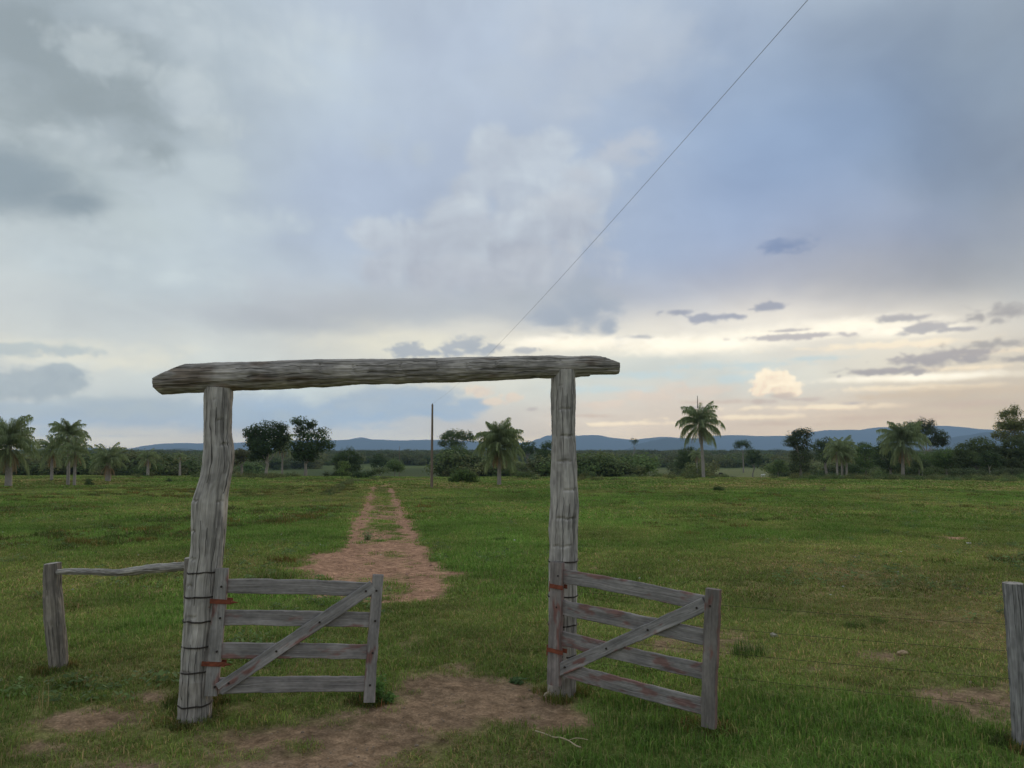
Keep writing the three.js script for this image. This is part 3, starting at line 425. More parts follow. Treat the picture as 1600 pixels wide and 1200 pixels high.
// ------------------------------------------------------------------ the two gates
function gate(label, q) {
  // q: hinge side and far side, each {x centre at top/bottom, y top/bottom, depth, half width}
  const base = point(q.h.xb, q.h.yb, q.h.d), t = thing('farm_gate', label, 'gate', base.toArray(), 'slatted wooden gate leaves');
  const add = (n, g, m = boardMat) => part(n, shift(g, base), m, t);
  const hT = point(q.h.xt, q.h.yt, q.h.d), hB = point(q.h.xb, q.h.yb, q.h.d), eT = point(q.e.xt, q.e.yt, q.e.d), eB = point(q.e.xb, q.e.yb, q.e.d);
  const along = eT.clone().sub(hT).add(eB.clone().sub(hB)).normalize(), up0 = hT.clone().sub(hB).normalize(), N = new THREE.Vector3().crossVectors(along, up0).normalize();
  const dirs = (a, b) => { const ax = b.clone().sub(a).normalize(), W = new THREE.Vector3().crossVectors(N, ax).normalize(); return [W, N]; };
  const s1 = dirs(hB, hT), s2 = dirs(eB, eT);
  add('stile', boardGeo(hB, hT, s1[0], N, q.h.w, 0.065, q.seed, { edgeRed: 0.35, red: q.red * 0.4, tint: q.stile ?? [0.55, 0.53, 0.51] }));
  add('stile', boardGeo(eB, eT, s2[0], N, q.e.w, 0.07, q.seed + 1, { edgeRed: 0.5, red: q.red * 0.25, tint: q.stile2 ?? [0.54, 0.515, 0.50], round: 0.011 }));
  const bolts = [];
  q.rails.forEach(([x0, y0, x1, y1, w, red], i) => {
    const a = point(x0, y0, mix(q.h.d, q.e.d, (x0 - q.h.xt) / (q.e.xt - q.h.xt))), b = point(x1, y1, mix(q.h.d, q.e.d, (x1 - q.h.xt) / (q.e.xt - q.h.xt))), off = N.clone().multiplyScalar(-0.012);
    a.add(off); b.add(off); const [W] = dirs(a, b);
    add('rail', boardGeo(a, b, W, N, w, 0.028, q.seed + 3 + i * 2, { red, redMax: 0.62, endRed: true, edgeRed: 0.12, bow: 0.012 }));
    bolts.push(a.clone().addScaledVector(along, -0.03).addScaledVector(N, 0.048), b.clone().addScaledVector(along, 0.0).addScaledVector(N, 0.05));
  });
  const [x0, y0, x1, y1, w] = q.brace, a = point(x0, y0, mix(q.h.d, q.e.d, (x0 - q.h.xt) / (q.e.xt - q.h.xt))), b = point(x1, y1, mix(q.h.d, q.e.d, (x1 - q.h.xt) / (q.e.xt - q.h.xt))), off = N.clone().multiplyScalar(0.021);
  a.add(off); b.add(off);
  add('brace', boardGeo(a, b, dirs(a, b)[0], N, w, 0.03, q.seed + 21, { red: q.red * 0.3, tint: [0.56, 0.54, 0.53] }));
  for (const f of [0.06, 0.36, 0.64, 0.95]) bolts.push(a.clone().lerp(b, f).addScaledVector(N, 0.018));
  for (const p of bolts) { const g = new THREE.CylinderGeometry(0.009, 0.011, 0.012, 10); g.rotateX(Math.PI / 2); g.lookAt(N); g.translate(p.x, p.y, p.z); add('bolt', g, wireMat); }
  for (const [hx0, hx1, y, tail] of q.hinges) {                   // rust-red strap: front and back leaf round the stile, and the eye at the post
    const c0 = point(hx0, y, q.h.d), c1 = point(hx1, y, q.h.d), g = [], L = c0.distanceTo(c1), mid0 = c0.clone().add(c1).multiplyScalar(0.5), mid = mid0.addScaledVector(N, -mid0.clone().sub(hB).dot(N)), ax = along.clone(), M = new THREE.Matrix4().makeBasis(ax, up0.clone().addScaledVector(ax, -up0.dot(ax)).normalize(), N);
    for (const s of [1, -1]) { const bx = new THREE.BoxGeometry(L, 0.04, 0.007, 8, 2, 1); bx.translate(0, s < 0 ? 0.004 : 0, s * 0.0375); g.push(bx); }
    const end = new THREE.BoxGeometry(0.007, 0.038, 0.082, 1, 1, 1); end.translate(-L / 2 - 0.003, 0.001, 0); g.push(end);
    const pin = new THREE.CylinderGeometry(0.011, 0.011, 0.1, 10); pin.translate(-L / 2 - 0.016, -0.012, 0.01); g.push(pin);
    const tl = new THREE.ConeGeometry(0.016, 0.07, 8); tl.rotateZ(-Math.PI / 2); tl.translate(L / 2 + 0.03, 0, 0.035); if (tail) g.push(tl);
    const m = mergeGeometries(g.map((e) => e.toNonIndexed())); m.applyMatrix4(M); m.translate(mid.x, mid.y, mid.z);
    const pc = m.attributes.position, cc = new Float32Array(pc.count * 3); for (let i = 0; i < pc.count; i++) { const v = 0.8 + 0.6 * fbm3(pc.getX(i) * 40, pc.getY(i) * 60, pc.getZ(i) * 40, 2); cc[i * 3] = 0.25 * v; cc[i * 3 + 1] = 0.068 * v; cc[i * 3 + 2] = 0.034 * v; } m.setAttribute('color', new THREE.BufferAttribute(cc, 3));
    add('hinge', m, rustMat);
  }
}
gate('left gate leaf of four grey boards and a diagonal brace, hinged on the bent post', { seed: 31, red: 0.06,
  h: { xt: 347, yt: 888, xb: 330, yb: 1086, d: dL - 0.06, w: 0.115 }, e: { xt: 591, yt: 898, xb: 577, yb: 1096, d: dL + 0.24, w: 0.105 },
  rails: [[352, 916, 588, 922, 0.135, 0], [350, 965, 586, 969, 0.138, 0.05], [345, 1017, 582, 1019, 0.14, 0.45], [342, 1072, 578, 1069, 0.142, 0]], brace: [343, 1076, 583, 915, 0.115], hinges: [[331, 362, 939, 1], [318, 352, 1036, 1]] });
gate('right gate leaf of red-stained boards with a diagonal brace, swung open towards the viewer', { seed: 57, red: 0.35, stile: [0.48, 0.43, 0.41], stile2: [0.38, 0.345, 0.32],
  h: { xt: 871, yt: 878, xb: 866, yb: 1070, d: dR - 0.24, w: 0.135 }, e: { xt: 1115, yt: 920, xb: 1108, yb: 1136, d: dR - 1.15, w: 0.128 },
  rails: [[879, 900, 1112, 946, 0.135, 0.25], [877, 949, 1110, 998, 0.142, 0.22], [874, 997, 1108, 1051, 0.14, 0.32], [872, 1044, 1106, 1106, 0.14, 0.42]], brace: [873, 1047, 1104, 943, 0.115], hinges: [[862, 886, 916, 0], [858, 886, 1016, 0]] });

// ------------------------------------------------------------------ fence at both sides
function fencePost(label, rows, seed, d, tint, split) {
  const st = post2st(rows, d), b = st[0].c.clone(); b.y = ground(b.x, b.z);
  const t = thing('fence_post', label, 'fence post', b.toArray(), 'fence posts beside the entrance');
  part('log', shift(logGeo(st, seed, { na: 64, tint, lump: 0.05, crack: 0.014, shape: split }), b), logMat, t); return { st, b };
}
const dF = gp(88, 1048)[1], dQ = gp(1592, 1161)[1];
const fpL = fencePost('short brown-grey round fence post at the far left holding one end of the rail', [[880, 70, 94], [905, 69, 95], [935, 69, 97], [960, 70, 99], [1000, 74, 103], [1030, 77, 104], [1050, 78, 105], [1080, 78, 106]], 41, dF, [0.5, 0.46, 0.41]);
const fpM = fencePost('fence post half hidden behind the bent gate post, at the rail end', [[871, 289, 319], [950, 288, 318], [1050, 287, 317], [1120, 286, 318]], 43, dL + 0.42, [0.5, 0.47, 0.44]);
const fpR = fencePost('leaning grey split fence post at the right edge of the pasture', [[911, 1569, 1597], [940, 1571, 1600], [1000, 1575, 1604], [1060, 1579, 1608], [1120, 1582, 1611], [1165, 1584, 1614], [1200, 1586, 1616]], 47, dQ, [0.56, 0.56, 0.58], (r, a, t, L, len) => r - 0.035 * sstep(0.10, 0.03, Math.abs(a - 6.283 * (a > 3) - 0.25 - 0.04 * n2(L * 5, 2))) * sstep(0.35, 0.75, t));
{
  const xs = [90, 110, 150, 185, 215, 245, 270, 294], yc = [894, 893, 893.5, 894.5, 891, 888, 886, 884], hw = [4, 5, 5, 5.5, 6.5, 7, 7.5, 7];
  const st = xs.map((x, i) => { const d = mix(dF - 0.02, dL + 0.42, (x - 82) / (300 - 82)), c = point(x, yc[i], d), e = point(x, yc[i] - hw[i], d); return { c, r: e.y - c.y }; }), b = st[3].c.clone();
  const t = thing('fence_rail', 'pale crooked pole nailed as a rail between the two left fence posts', 'rail', b.toArray());
  part('pole', shift(logGeo(st, 51, { na: 40, lump: 0.09, up: new THREE.Vector3(0, 1, 0), tint: [0.95, 0.92, 0.87] }), b), logMat, t);
}
{
  const t = thing('wire_fence', 'thin dark strands of wire strung between the right gate post and right edge post', 'wire fence', [fpR.b.x, fpR.b.y, fpR.b.z]);
  for (const f of [0.32, 0.55, 0.78, 1.0]) {
    const a = postR.b.clone().add(new THREE.Vector3(0.13, f, 0)), b = fpR.b.clone().add(new THREE.Vector3(-0.04, f * 0.98, 0)), pts = []; for (let k = 0; k <= 10; k++) { const u = k / 10, p = a.clone().lerp(b, u); p.y -= 0.1 * u * (1 - u) * f; pts.push(p.sub(fpR.b)); }
    const b2 = b.clone().add(new THREE.Vector3(3.5, 0, 1.0)).sub(fpR.b); pts.push(b2);
    part('wire', new THREE.TubeGeometry(new THREE.CatmullRomCurve3(pts), 40, 0.0016, 5), wireMat, t);
  }
}

// ------------------------------------------------------------------ utility pole and its wire
const woodPole = new THREE.MeshStandardMaterial({ color: new THREE.Color().setRGB(0.4, 0.32, 0.25), roughness: 0.95, map: woodMap });
function pole(label, px, d, basePy, topPy, r, name = 'utility_pole') {
  const a = point(px, basePy, d), y = ground(a.x, -d), top = point(px, topPy, d), h = top.y - y;
  const t = thing(name, label, 'pole', [a.x, y, -d]);
  const g = new THREE.CylinderGeometry(r * 0.62, r, h + 0.6, 14, 6); g.translate(0, h / 2 - 0.3, 0); part('shaft', g, woodPole, t);
  const i = new THREE.CylinderGeometry(0.035, 0.05, 0.12, 8); i.translate(0, h + 0.05, 0); part('insulator', i, wireMat, t);
  return new THREE.Vector3(a.x, y + h + 0.08, -d);
}
const dPole = gp(674, 762)[1];
const poleTop = pole('tall bare wooden utility pole standing beside the track in the pasture', 674.5, dPole, 762, 632, 0.16);
pole('tiny far utility pole above the trees where the track ends', 624, 360, 735, 698, 0.17);
{
  const near = (() => { const r = ray(1262, 0), s = 6.3 / r[1]; return new THREE.Vector3(r[0] * s, CAMH + 6.3, -r[2] * s); })();
  const dir = near.clone().sub(poleTop), end = poleTop.clone().addScaledVector(dir, 1.45), pts = [];
  const u0 = 1 / 1.45, sag = (u) => 1.3 * 4 * u * (1 - u), nearFix = sag(u0);
  for (let k = 0; k <= 40; k++) { const u = k / 40, p = poleTop.clone().lerp(end, u); p.y += nearFix * (u / u0) - sag(u); pts.push(p.sub(poleTop)); }
  const t = thing('power_line', 'single thin overhead wire rising from the utility pole across the sky', 'wire', poleTop.toArray());
  part('wire', new THREE.TubeGeometry(new THREE.CatmullRomCurve3(pts), 160, 0.0042, 6), new THREE.MeshStandardMaterial({ color: 0x5a5d60, roughness: 0.6, metalness: 0.5 }), t);
}

// ------------------------------------------------------------------ grass
const rnd = mulberry(99);
function tuft(n, R, h0, h1, w, seed, dry, lean = 0.5) {
  const r = mulberry(seed), g = new Geo();
  for (let k = 0; k < n; k++) {
    const a = r() * 6.283, q = Math.sqrt(r()) * R, x = Math.cos(a) * q, z = Math.sin(a) * q, h = mix(h0, h1, r() * r()), b = r() * 6.283, l = h * lean * (0.3 + r()), dx = Math.cos(b), dz = Math.sin(b), wx = -dz * w * (0.6 + 0.8 * r()) / 2, wz = dx * w * (0.6 + 0.8 * r()) / 2;
    const d = r() < dry, v = 0.75 + 0.5 * r(), c = d ? [0.27 * v, 0.21 * v, 0.10 * v] : [0.125 * v, 0.175 * v, 0.040 * v];
    const p0 = g.v(x - wx, -0.02, z - wz, c), p1 = g.v(x + wx, -0.02, z + wz, c), p2 = g.v(x - wx * 0.8 + dx * l * 0.35, h * 0.6, z - wz * 0.8 + dz * l * 0.35, c), p3 = g.v(x + wx * 0.8 + dx * l * 0.35, h * 0.6, z + wz * 0.8 + dz * l * 0.35, c), p4 = g.v(x + dx * l, h * (1 - 0.25 * lean), z + dz * l, c);
    g.q(p0, p1, p3, p2); g.t(p2, p3, p4);
  }
  return g.build();
}
const grassMat = new THREE.MeshPhysicalMaterial({ vertexColors: true, roughness: 0.9, side: THREE.DoubleSide, transmission: 0.3, thickness: 0, specularIntensity: 0.25 });
const leafMat = new THREE.MeshPhysicalMaterial({ color: new THREE.Color().setRGB(1.22, 1.22, 1.1), vertexColors: true, roughness: 0.9, side: THREE.DoubleSide, transmission: 0.45, thickness: 0, specularIntensity: 0.25 });
const stuffRoot = (name, label, cat) => tag(thing(name, label, cat), label, cat, null, 'stuff');
function scatter(root, name, geos, mats, list, color) {
  geos.forEach((g, gi) => {
    const mine = list.filter((_, i) => i % geos.length === gi); if (!mine.length) return;
    const im = new THREE.InstancedMesh(g, mats, mine.length), M = new THREE.Matrix4(), Q = new THREE.Quaternion(), Y = new THREE.Vector3(0, 1, 0), c = new THREE.Color();
    mine.forEach((p, i) => { Q.setFromAxisAngle(Y, p[3]); M.compose(new THREE.Vector3(p[0], p[1], p[2]), Q, new THREE.Vector3(p[4], p[5] ?? p[4], p[4])); im.setMatrixAt(i, M); color(p, c); im.setColorAt(i, c); });
    im.name = name; im.castShadow = im.receiveShadow = true; root.add(im);
  });
}
const grassTint = (p, c) => { const d = dryness(p[0], p[2]), v = 0.8 + 0.4 * hsh(Math.floor(p[0] * 50), Math.floor(p[2] * 50), 4) + 0.4 * fbm2(p[0] * 0.7, p[2] * 0.7, 2) + 0.35 * fbm2(p[0] * 0.16 + 7, p[2] * 0.13, 3); c.setRGB(mix(1.2, 2.25, d) * v, mix(1.5, 1.7, d) * v, mix(1.15, 1.9, d) * v); };
{
  const root = stuffRoot('pasture_grass', 'short grazed green grass covering the whole pasture', 'grass');
  const fill = (d0, d1, dens, sc, hs, margin) => {
    const out = [], half = (d) => 0.70 * d + margin, A = (d1 - d0) * (half(d0) + half(d1)), n = Math.round(A * dens);
    for (let k = 0; k < n; k++) {
      const u = rnd(), w0 = half(d0), w1 = half(d1), d = d0 + (d1 - d0) * (Math.abs(w1 - w0) < 1e-6 ? u : (Math.sqrt(w0 * w0 + u * (w1 * w1 - w0 * w0)) - w0) / (w1 - w0)), x = (rnd() * 2 - 1) * half(d), z = -d;
      const k1 = dirt(x, z); if (rnd() < k1 * (d < 13 ? 0.94 : 0.97)) continue;
      const lush = 1 - dryness(x, z), s = sc * (0.7 + 0.6 * rnd()) * (1 - 0.45 * k1), hh = hs * 0.62 * (0.5 + 0.9 * lush) * (0.6 + 0.8 * rnd()) * (d < 7.8 && x > 0.4 ? 1.15 : 1);
      out.push([x, ground(x, z), z, rnd() * 6.28, s, s * hh]);
    }
    return out;
  };
  const near = [0, 1, 2, 3, 4].map((i) => tuft(46, 0.15, 0.03, 0.13, 0.0062, 200 + i, 0.16, 0.8));
  scatter(root, 'near_blades', near, grassMat, fill(4.6, 13, 95, 1, 1, 1.5), grassTint);
  scatter(root, 'middle_blades', [5, 6, 7].map((i) => tuft(40, 0.19, 0.03, 0.13, 0.011, 200 + i, 0.16, 0.8)), grassMat, fill(13, 32, 42, 1.15, 1, 2), grassTint);
  scatter(root, 'far_blades', [8, 9, 10].map((i) => tuft(34, 0.26, 0.04, 0.15, 0.026, 200 + i, 0.14, 0.8)), grassMat, fill(32, 80, 11, 1.5, 0.9, 3), grassTint);
  scatter(root, 'distant_blades', [11, 12].map((i) => tuft(30, 0.4, 0.05, 0.2, 0.055, 200 + i, 0.12, 0.8)), grassMat, fill(80, 180, 3.2, 2.1, 0.8, 6), grassTint);
}
{   // rough tussocks left by the cattle, most of them in the left half
  const root = stuffRoot('grass_tussocks', 'dark rough tussocks of ungrazed grass scattered over the pasture', 'grass');
  const list = [];
  for (let k = 0; k < 11000; k++) {
    const d = 9 + 150 * rnd() ** 1.3, x = (rnd() * 2 - 1) * (0.72 * d + 2), z = -d, left = x < trackX(d) - 2 ? 1 : 0.3;
    if (rnd() > left * sstep(-0.1, 0.2, fbm2(x * 0.16, z * 0.12, 3)) || dirt(x, z) > 0.1 || Math.abs(x - trackX(d)) < 1.8 || d < 12 + 3 * rnd()) continue;
    const s = (0.5 + 0.7 * rnd()) * mix(1, 1.5, clamp(d / 120)); list.push([x, ground(x, z), z, rnd() * 6.28, s, s * (0.7 + 0.5 * rnd())]);
  }
  for (const [px, py, w] of [[300, 1122, 0.2], [880, 1086, 0.17], [88, 1050, 0.12], [1598, 1163, 0.12], [330, 1096, 0.1], [577, 1096, 0.1], [1108, 1140, 0.15], [303, 1098, 0.15]]) { const [bx, bd] = gp(px, py); for (let k = 0; k < 9; k++) { const a = k / 9 * 6.28 + rnd(), q = w * (0.8 + 0.5 * rnd()), x = bx + Math.cos(a) * q, z = -bd + Math.sin(a) * q, s = 0.22 + 0.25 * rnd(); list.push([x, ground(x, z), z, rnd() * 6.28, s, s * (1 + 0.8 * rnd())]); } }
  scatter(root, 'tussock_blades', [0, 1, 2].map((i) => tuft(150, 0.34, 0.07, 0.27, 0.016, 300 + i, 0.2, 0.9)), grassMat, list, (p, c) => { const d = hsh(Math.floor(p[0] * 9), Math.floor(p[2] * 9), 2), v = 0.75 + 0.35 * hsh(Math.floor(p[0] * 7), 5, Math.floor(p[2] * 7)); c.setRGB(mix(0.75, 1.5, d * d) * v, mix(0.85, 0.85, d) * v, 0.8 * v); });
}
{   // small broad-leaved weeds and dry seed stalks among the grass
  const root = stuffRoot('pasture_weeds', 'small broad-leaved weeds and dry stalks dotted through the grass', 'weeds'), r = mulberry(717), a = [], b = [];
  const rosette = (seed) => { const q = mulberry(seed), g = new Geo(), P = new THREE.Vector3(), N = new THREE.Vector3(); for (let k = 0; k < 26; k++) { const t = q() * 6.283, R = 0.02 + 0.11 * q(); P.set(Math.cos(t) * R, 0.02 + 0.10 * q(), Math.sin(t) * R); N.set(Math.cos(t) * 0.5, 1, Math.sin(t) * 0.5).normalize(); const v = 0.75 + 0.5 * q(); leaf(g, P, N, 0.05, [0.13 * v, 0.19 * v, 0.07 * v], q, 0.6); } return g.build(); };
  for (let k = 0; k < 5200; k++) { const d = 6 + 70 * r() ** 1.5, x = (r() * 2 - 1) * (0.7 * d + 1), z = -d; if (fbm2(x * 0.3 + 50, z * 0.25, 3) < 0.02 || dirt(x, z) > 0.5) continue; const s = (0.5 + 0.8 * r()) * (1 + d * 0.008); (r() < 0.7 ? a : b).push([x, ground(x, z), z, r() * 6.28, s, s * (0.7 + 0.5 * r())]); }
  scatter(root, 'weed_leaves', [rosette(1), rosette(2), rosette(3)], leafMat, a, (p, c) => { const v = 0.7 + 0.5 * hsh(Math.floor(p[0] * 31), 3, Math.floor(p[2] * 31)); c.setRGB(v, v, v); });
  scatter(root, 'seed_stalks', [tuft(7, 0.12, 0.16, 0.34, 0.005, 411, 0.9, 0.35), tuft(5, 0.1, 0.14, 0.3, 0.005, 412, 0.9, 0.35)], grassMat, b, (p, c) => c.setRGB(1.1, 1.1, 1.1));
}
function clump(label, px, py, sc, hs, tint, seed) {
  const [x, d] = gp(px, py), t = thing('grass_clump', label, 'grass clump', [x, ground(x, -d), -d], 'single clumps of long grass');
  const g = tuft(220, 0.24, 0.12, 0.36, 0.008, seed, 0.1, 0.8); g.scale(sc, sc * hs, sc); const c = g.attributes.color; for (let i = 0; i < c.count; i++) c.setXYZ(i, c.getX(i) * tint[0], c.getY(i) * tint[1], c.getZ(i) * tint[2]);
  part('blades', g, grassMat, t);
}
clump('dense dark green grass clump right of the open right gate leaf', 1170, 1024, 0.85, 0.95, [0.7, 0.85, 0.8], 401);
clump('low grass clump beside bare soil in the right pasture, nearer the right fence post', 1335, 978, 0.6, 0.8, [0.75, 0.85, 0.8], 402);
clump('small grass clump in the right pasture next to the larger low one', 1372, 972, 0.5, 0.8, [0.8, 0.95, 0.8], 403);
clump('lone tuft of grass in the open pasture right of the track', 782, 845, 0.9, 0.8, [0.7, 0.85, 0.8], 404);

// ------------------------------------------------------------------ leaves
const barkMat = new THREE.MeshStandardMaterial({ vertexColors: true, roughness: 0.95, bumpMap: woodBump, bumpScale: 0.03 });
function leaf(g, p, n, s, col, r, asp = 0.55) {
  const t = new THREE.Vector3(r() - 0.5, r() - 0.5, r() - 0.5).cross(n).normalize(), b = new THREE.Vector3().crossVectors(n, t), L = s * (0.7 + 0.6 * r()), w = L * asp;
  const a = g.v(p.x - t.x * L / 2, p.y - t.y * L / 2, p.z - t.z * L / 2, col), c = g.v(p.x + t.x * L / 2, p.y + t.y * L / 2 - L * 0.12, p.z + t.z * L / 2, col), d = g.v(p.x + b.x * w / 2, p.y + b.y * w / 2 - L * 0.04, p.z + b.z * w / 2, col), e = g.v(p.x - b.x * w / 2, p.y - b.y * w / 2 - L * 0.04, p.z - b.z * w / 2, col);
  g.t(a, d, c); g.t(a, c, e);
}
// crown: clumps [x, y, z, rx, ry, rz] in metres, each broken into sub-clumps of leaves
function crownGeo(clumps, leafS, dens, col, seed, hollow = 0.55) {
  const r = mulberry(seed), g = new Geo(), P = new THREE.Vector3(), N = new THREE.Vector3();
  for (const [cx, cy, cz, rx, ry, rz] of clumps) {
    const area = (rx * ry + ry * rz + rx * rz) * 4.2, ns = Math.max(5, Math.round(area / (leafS * leafS * 7))), cv = 0.8 + 0.4 * r();
    for (let s = 0; s < ns; s++) {
      const u = r() * 2 - 1, a = r() * 6.283, q = Math.sqrt(1 - u * u), R = hollow + (1.0 - hollow) * Math.sqrt(r()), ox = q * Math.cos(a) * R, oy = u * R, oz = q * Math.sin(a) * R, sv = cv * (0.75 + 0.5 * r()), sr = leafS * (1.5 + 1.6 * r()), n = Math.round(dens * (0.6 + 0.8 * r()));
      for (let k = 0; k < n; k++) {
        const v = r() * 2 - 1, b = r() * 6.283, w = Math.sqrt(1 - v * v), rr = Math.cbrt(r()) * sr;
        P.set(cx + ox * rx + w * Math.cos(b) * rr, cy + oy * ry + v * rr * 0.75, cz + oz * rz + w * Math.sin(b) * rr);
        N.set(ox + w * Math.cos(b) * 0.7 + (r() - 0.5), oy + v * 0.7 + 0.5 + (r() - 0.5), oz + w * Math.sin(b) * 0.7 + (r() - 0.5)).normalize();
        const f = sv * (0.8 + 0.4 * r()); leaf(g, P, N, leafS, [col[0] * f * (0.9 + 0.2 * r()), col[1] * f, col[2] * f], r);
      }
    }
  }
  return g.build();
}
function limb(g, a, b, r0, r1, col, seed, bend = 0.08) {
  const n = 9, m = 8, len = a.distanceTo(b), ax = b.clone().sub(a).normalize(), U = new THREE.Vector3(ax.y, -ax.x, 0.3).cross(ax).normalize(), V = new THREE.Vector3().crossVectors(ax, U), st = g.p.length / 3;
  for (let j = 0; j <= n; j++) { const t = j / n, c = a.clone().lerp(b, t).addScaledVector(U, len * bend * Math.sin(t * 3.1) * (hsh(seed, 1, 1) - 0.5) * 2).addScaledVector(V, len * bend * Math.sin(t * 4.5) * (hsh(seed, 2, 1) - 0.5) * 2), r = mix(r0, r1, Math.sqrt(t)) * (1 + 0.12 * n2(j * 1.3, seed)); for (let i = 0; i <= m; i++) { const q = i / m * 6.283, v = 1 + 0.25 * n2(i * 2.1 + seed, j * 0.8); g.v(c.x + (U.x * Math.cos(q) + V.x * Math.sin(q)) * r, c.y + (U.y * Math.cos(q) + V.y * Math.sin(q)) * r, c.z + (U.z * Math.cos(q) + V.z * Math.sin(q)) * r, col.map((k) => k * v), i / m, t * len / 2); } }
  for (let j = 0; j < n; j++) for (let i = 0; i < m; i++) { const k = st + j * (m + 1) + i; g.q(k, k + 1, k + m + 2, k + m + 1); }
}
// broadleaf tree: clumps are given in photo units [x, y, rx, ry] and built at real size at distance d
function tree(name, label, cat, px, d, clumps, o = {}) {
  const m = d / F / CP, foot = point(px, 720, d), gy = ground(foot.x, -d), r = mulberry(o.seed ?? Math.round(px * 7 + d));
  const t = thing(name, label, cat, [foot.x, gy, -d], o.group);
  const cl = [];
  for (const [x, y, rx, ry] of clumps) { const p = point(x, y, d); cl.push([p.x - foot.x, p.y - gy, (r() - 0.5) * rx * m * 0.7, rx * m, ry * m, rx * m * (0.8 + 0.4 * r())]); }
  const ls = (o.leaf ?? 2.6) * m;
  part('crown', crownGeo(cl, ls, o.dens ?? 24, o.col?.map((c) => c * (o.col === DK || o.col === MD || o.col === LT || o.col === OL ? 1 : 1.4)) ?? [0.05, 0.08, 0.03], o.seed ?? Math.round(px + d * 3), o.hollow ?? 0.5), leafMat, t);
  const bc = o.bark ?? [0.22, 0.19, 0.16], g = new Geo(), low = Math.min(...cl.map((c) => c[1] - c[4])), tr = (o.tr ?? 2.2) * m;
  let mx = 0; for (const c of cl) mx += c[0] / cl.length;
  const top = Math.max(low * 0.85, 0.25 * Math.max(...cl.map((c) => c[1]))), fork = new THREE.Vector3(mx * 0.45 + (o.leanX ?? 0) * m, top, 0);
  limb(g, new THREE.Vector3(0, -0.3, 0), fork, tr * 1.2, tr * 0.8, bc, 3 + Math.round(px));
  cl.forEach((c, i) => limb(g, fork.clone().setY(top * 0.97), new THREE.Vector3(c[0] * 0.95, c[1] + c[4] * 0.3, c[2] * 0.95), tr * 0.55, tr * 0.12, bc, i * 5 + Math.round(px), 0.12));
  part('trunk', g.build(), barkMat, t);
  return t;
}
const dOf = (px, py) => gp(px, py)[1];
const DK = [0.062, 0.094, 0.036], MD = [0.10, 0.15, 0.05], LT = [0.13, 0.185, 0.058], OL = [0.145, 0.16, 0.066];
// trees one can tell apart
tree('broadleaf_tree', 'dark dome-crowned tree with pale trunk, left of the two tall trees beside the post', 'tree', 418, dOf(413, 742), [[400, 690, 18, 20], [420, 672, 22, 14], [395, 675, 12, 13], [436, 678, 14, 18], [416, 695, 24, 18], [440, 690, 10, 14], [404, 712, 14, 8]], { leaf: 3.2, dens: 26, bark: [0.36, 0.32, 0.27], tr: 2.4, seed: 11 });
tree('broadleaf_tree', 'tall dark tree with ragged split crown, right of the dome-crowned tree', 'tree', 477, dOf(477, 743), [[472, 664, 14, 12], [485, 662, 8, 8], [461, 657, 7, 5], [480, 684, 18, 16], [502, 682, 12, 13], [508, 694, 13, 9], [463, 700, 10, 12], [485, 702, 22, 12], [478, 712, 20, 8]], { leaf: 3.2, dens: 24, bark: [0.28, 0.25, 0.21], tr: 2.6, seed: 12 });
tree('broadleaf_tree', 'dark round tree behind bushes at the far end of the track, left side', 'tree', 543, 215, [[543, 712, 17, 12], [530, 720, 12, 12], [555, 722, 12, 12], [543, 730, 22, 9]], { leaf: 2.4, col: DK, seed: 13 });
tree('broadleaf_tree', 'umbrella-crowned tree standing above the woods behind the utility pole and palm', 'tree', 713, 265, [[712, 679, 18, 8], [700, 682, 14, 7], [728, 681, 14, 7], [737, 686, 8, 5], [705, 692, 12, 6], [692, 694, 8, 6], [718, 694, 10, 5]], { leaf: 2.2, dens: 20, col: [0.066, 0.092, 0.036], tr: 1.6, seed: 14 });
tree('broadleaf_tree', 'bright green bushy tree below the umbrella-crowned tree', 'tree', 714, 225, [[712, 706, 20, 10], [700, 714, 14, 10], [728, 714, 12, 10], [714, 722, 22, 8]], { leaf: 2.4, col: MD, tr: 1.4, seed: 15 });
tree('broadleaf_tree', 'dark dome tree on the skyline just left of the right gate post', 'tree', 824, 330, [[824, 697, 14, 8], [814, 704, 10, 7], [835, 704, 10, 7]], { leaf: 2.2, col: DK, seed: 16 });
tree('broadleaf_tree', 'dark tree hidden for the most part by the right gate post', 'tree', 857, 230, [[858, 702, 13, 12], [850, 712, 14, 12], [865, 722, 16, 12]], { leaf: 2.4, col: DK, seed: 17 });
tree('broadleaf_tree', 'tall dark column-shaped tree with a knobbly top, in the right middle distance', 'tree', 1250, 205, [[1252, 677, 12, 8], [1262, 676, 6, 7], [1240, 684, 11, 9], [1236, 690, 11, 7], [1253, 694, 15, 12], [1252, 712, 17, 14], [1250, 728, 18, 10]], { leaf: 2.5, col: [0.046, 0.06, 0.027], tr: 2.4, seed: 18 });
tree('broadleaf_tree', 'dark flat-topped tree with pale trunk, just right of the bushy right palm', 'tree', 1443, 235, [[1430, 666, 11, 8], [1446, 662, 13, 9], [1440, 673, 18, 8], [1468, 681, 12, 9], [1462, 690, 14, 8], [1474, 692, 8, 6]], { leaf: 2.4, col: [0.045, 0.058, 0.028], bark: [0.3, 0.26, 0.22], tr: 1.7, seed: 19 });
tree('broadleaf_tree', 'olive tiered tree rising at the right edge above the thicket', 'tree', 1580, 190, [[1578, 643, 11, 7], [1584, 637, 4, 5], [1589, 645, 7, 4], [1567, 648, 7, 4], [1580, 660, 20, 9], [1572, 668, 16, 7], [1592, 667, 14, 8], [1562, 678, 10, 7], [1580, 683, 20, 8]], { leaf: 2.6, col: OL, tr: 1.8, seed: 20 });
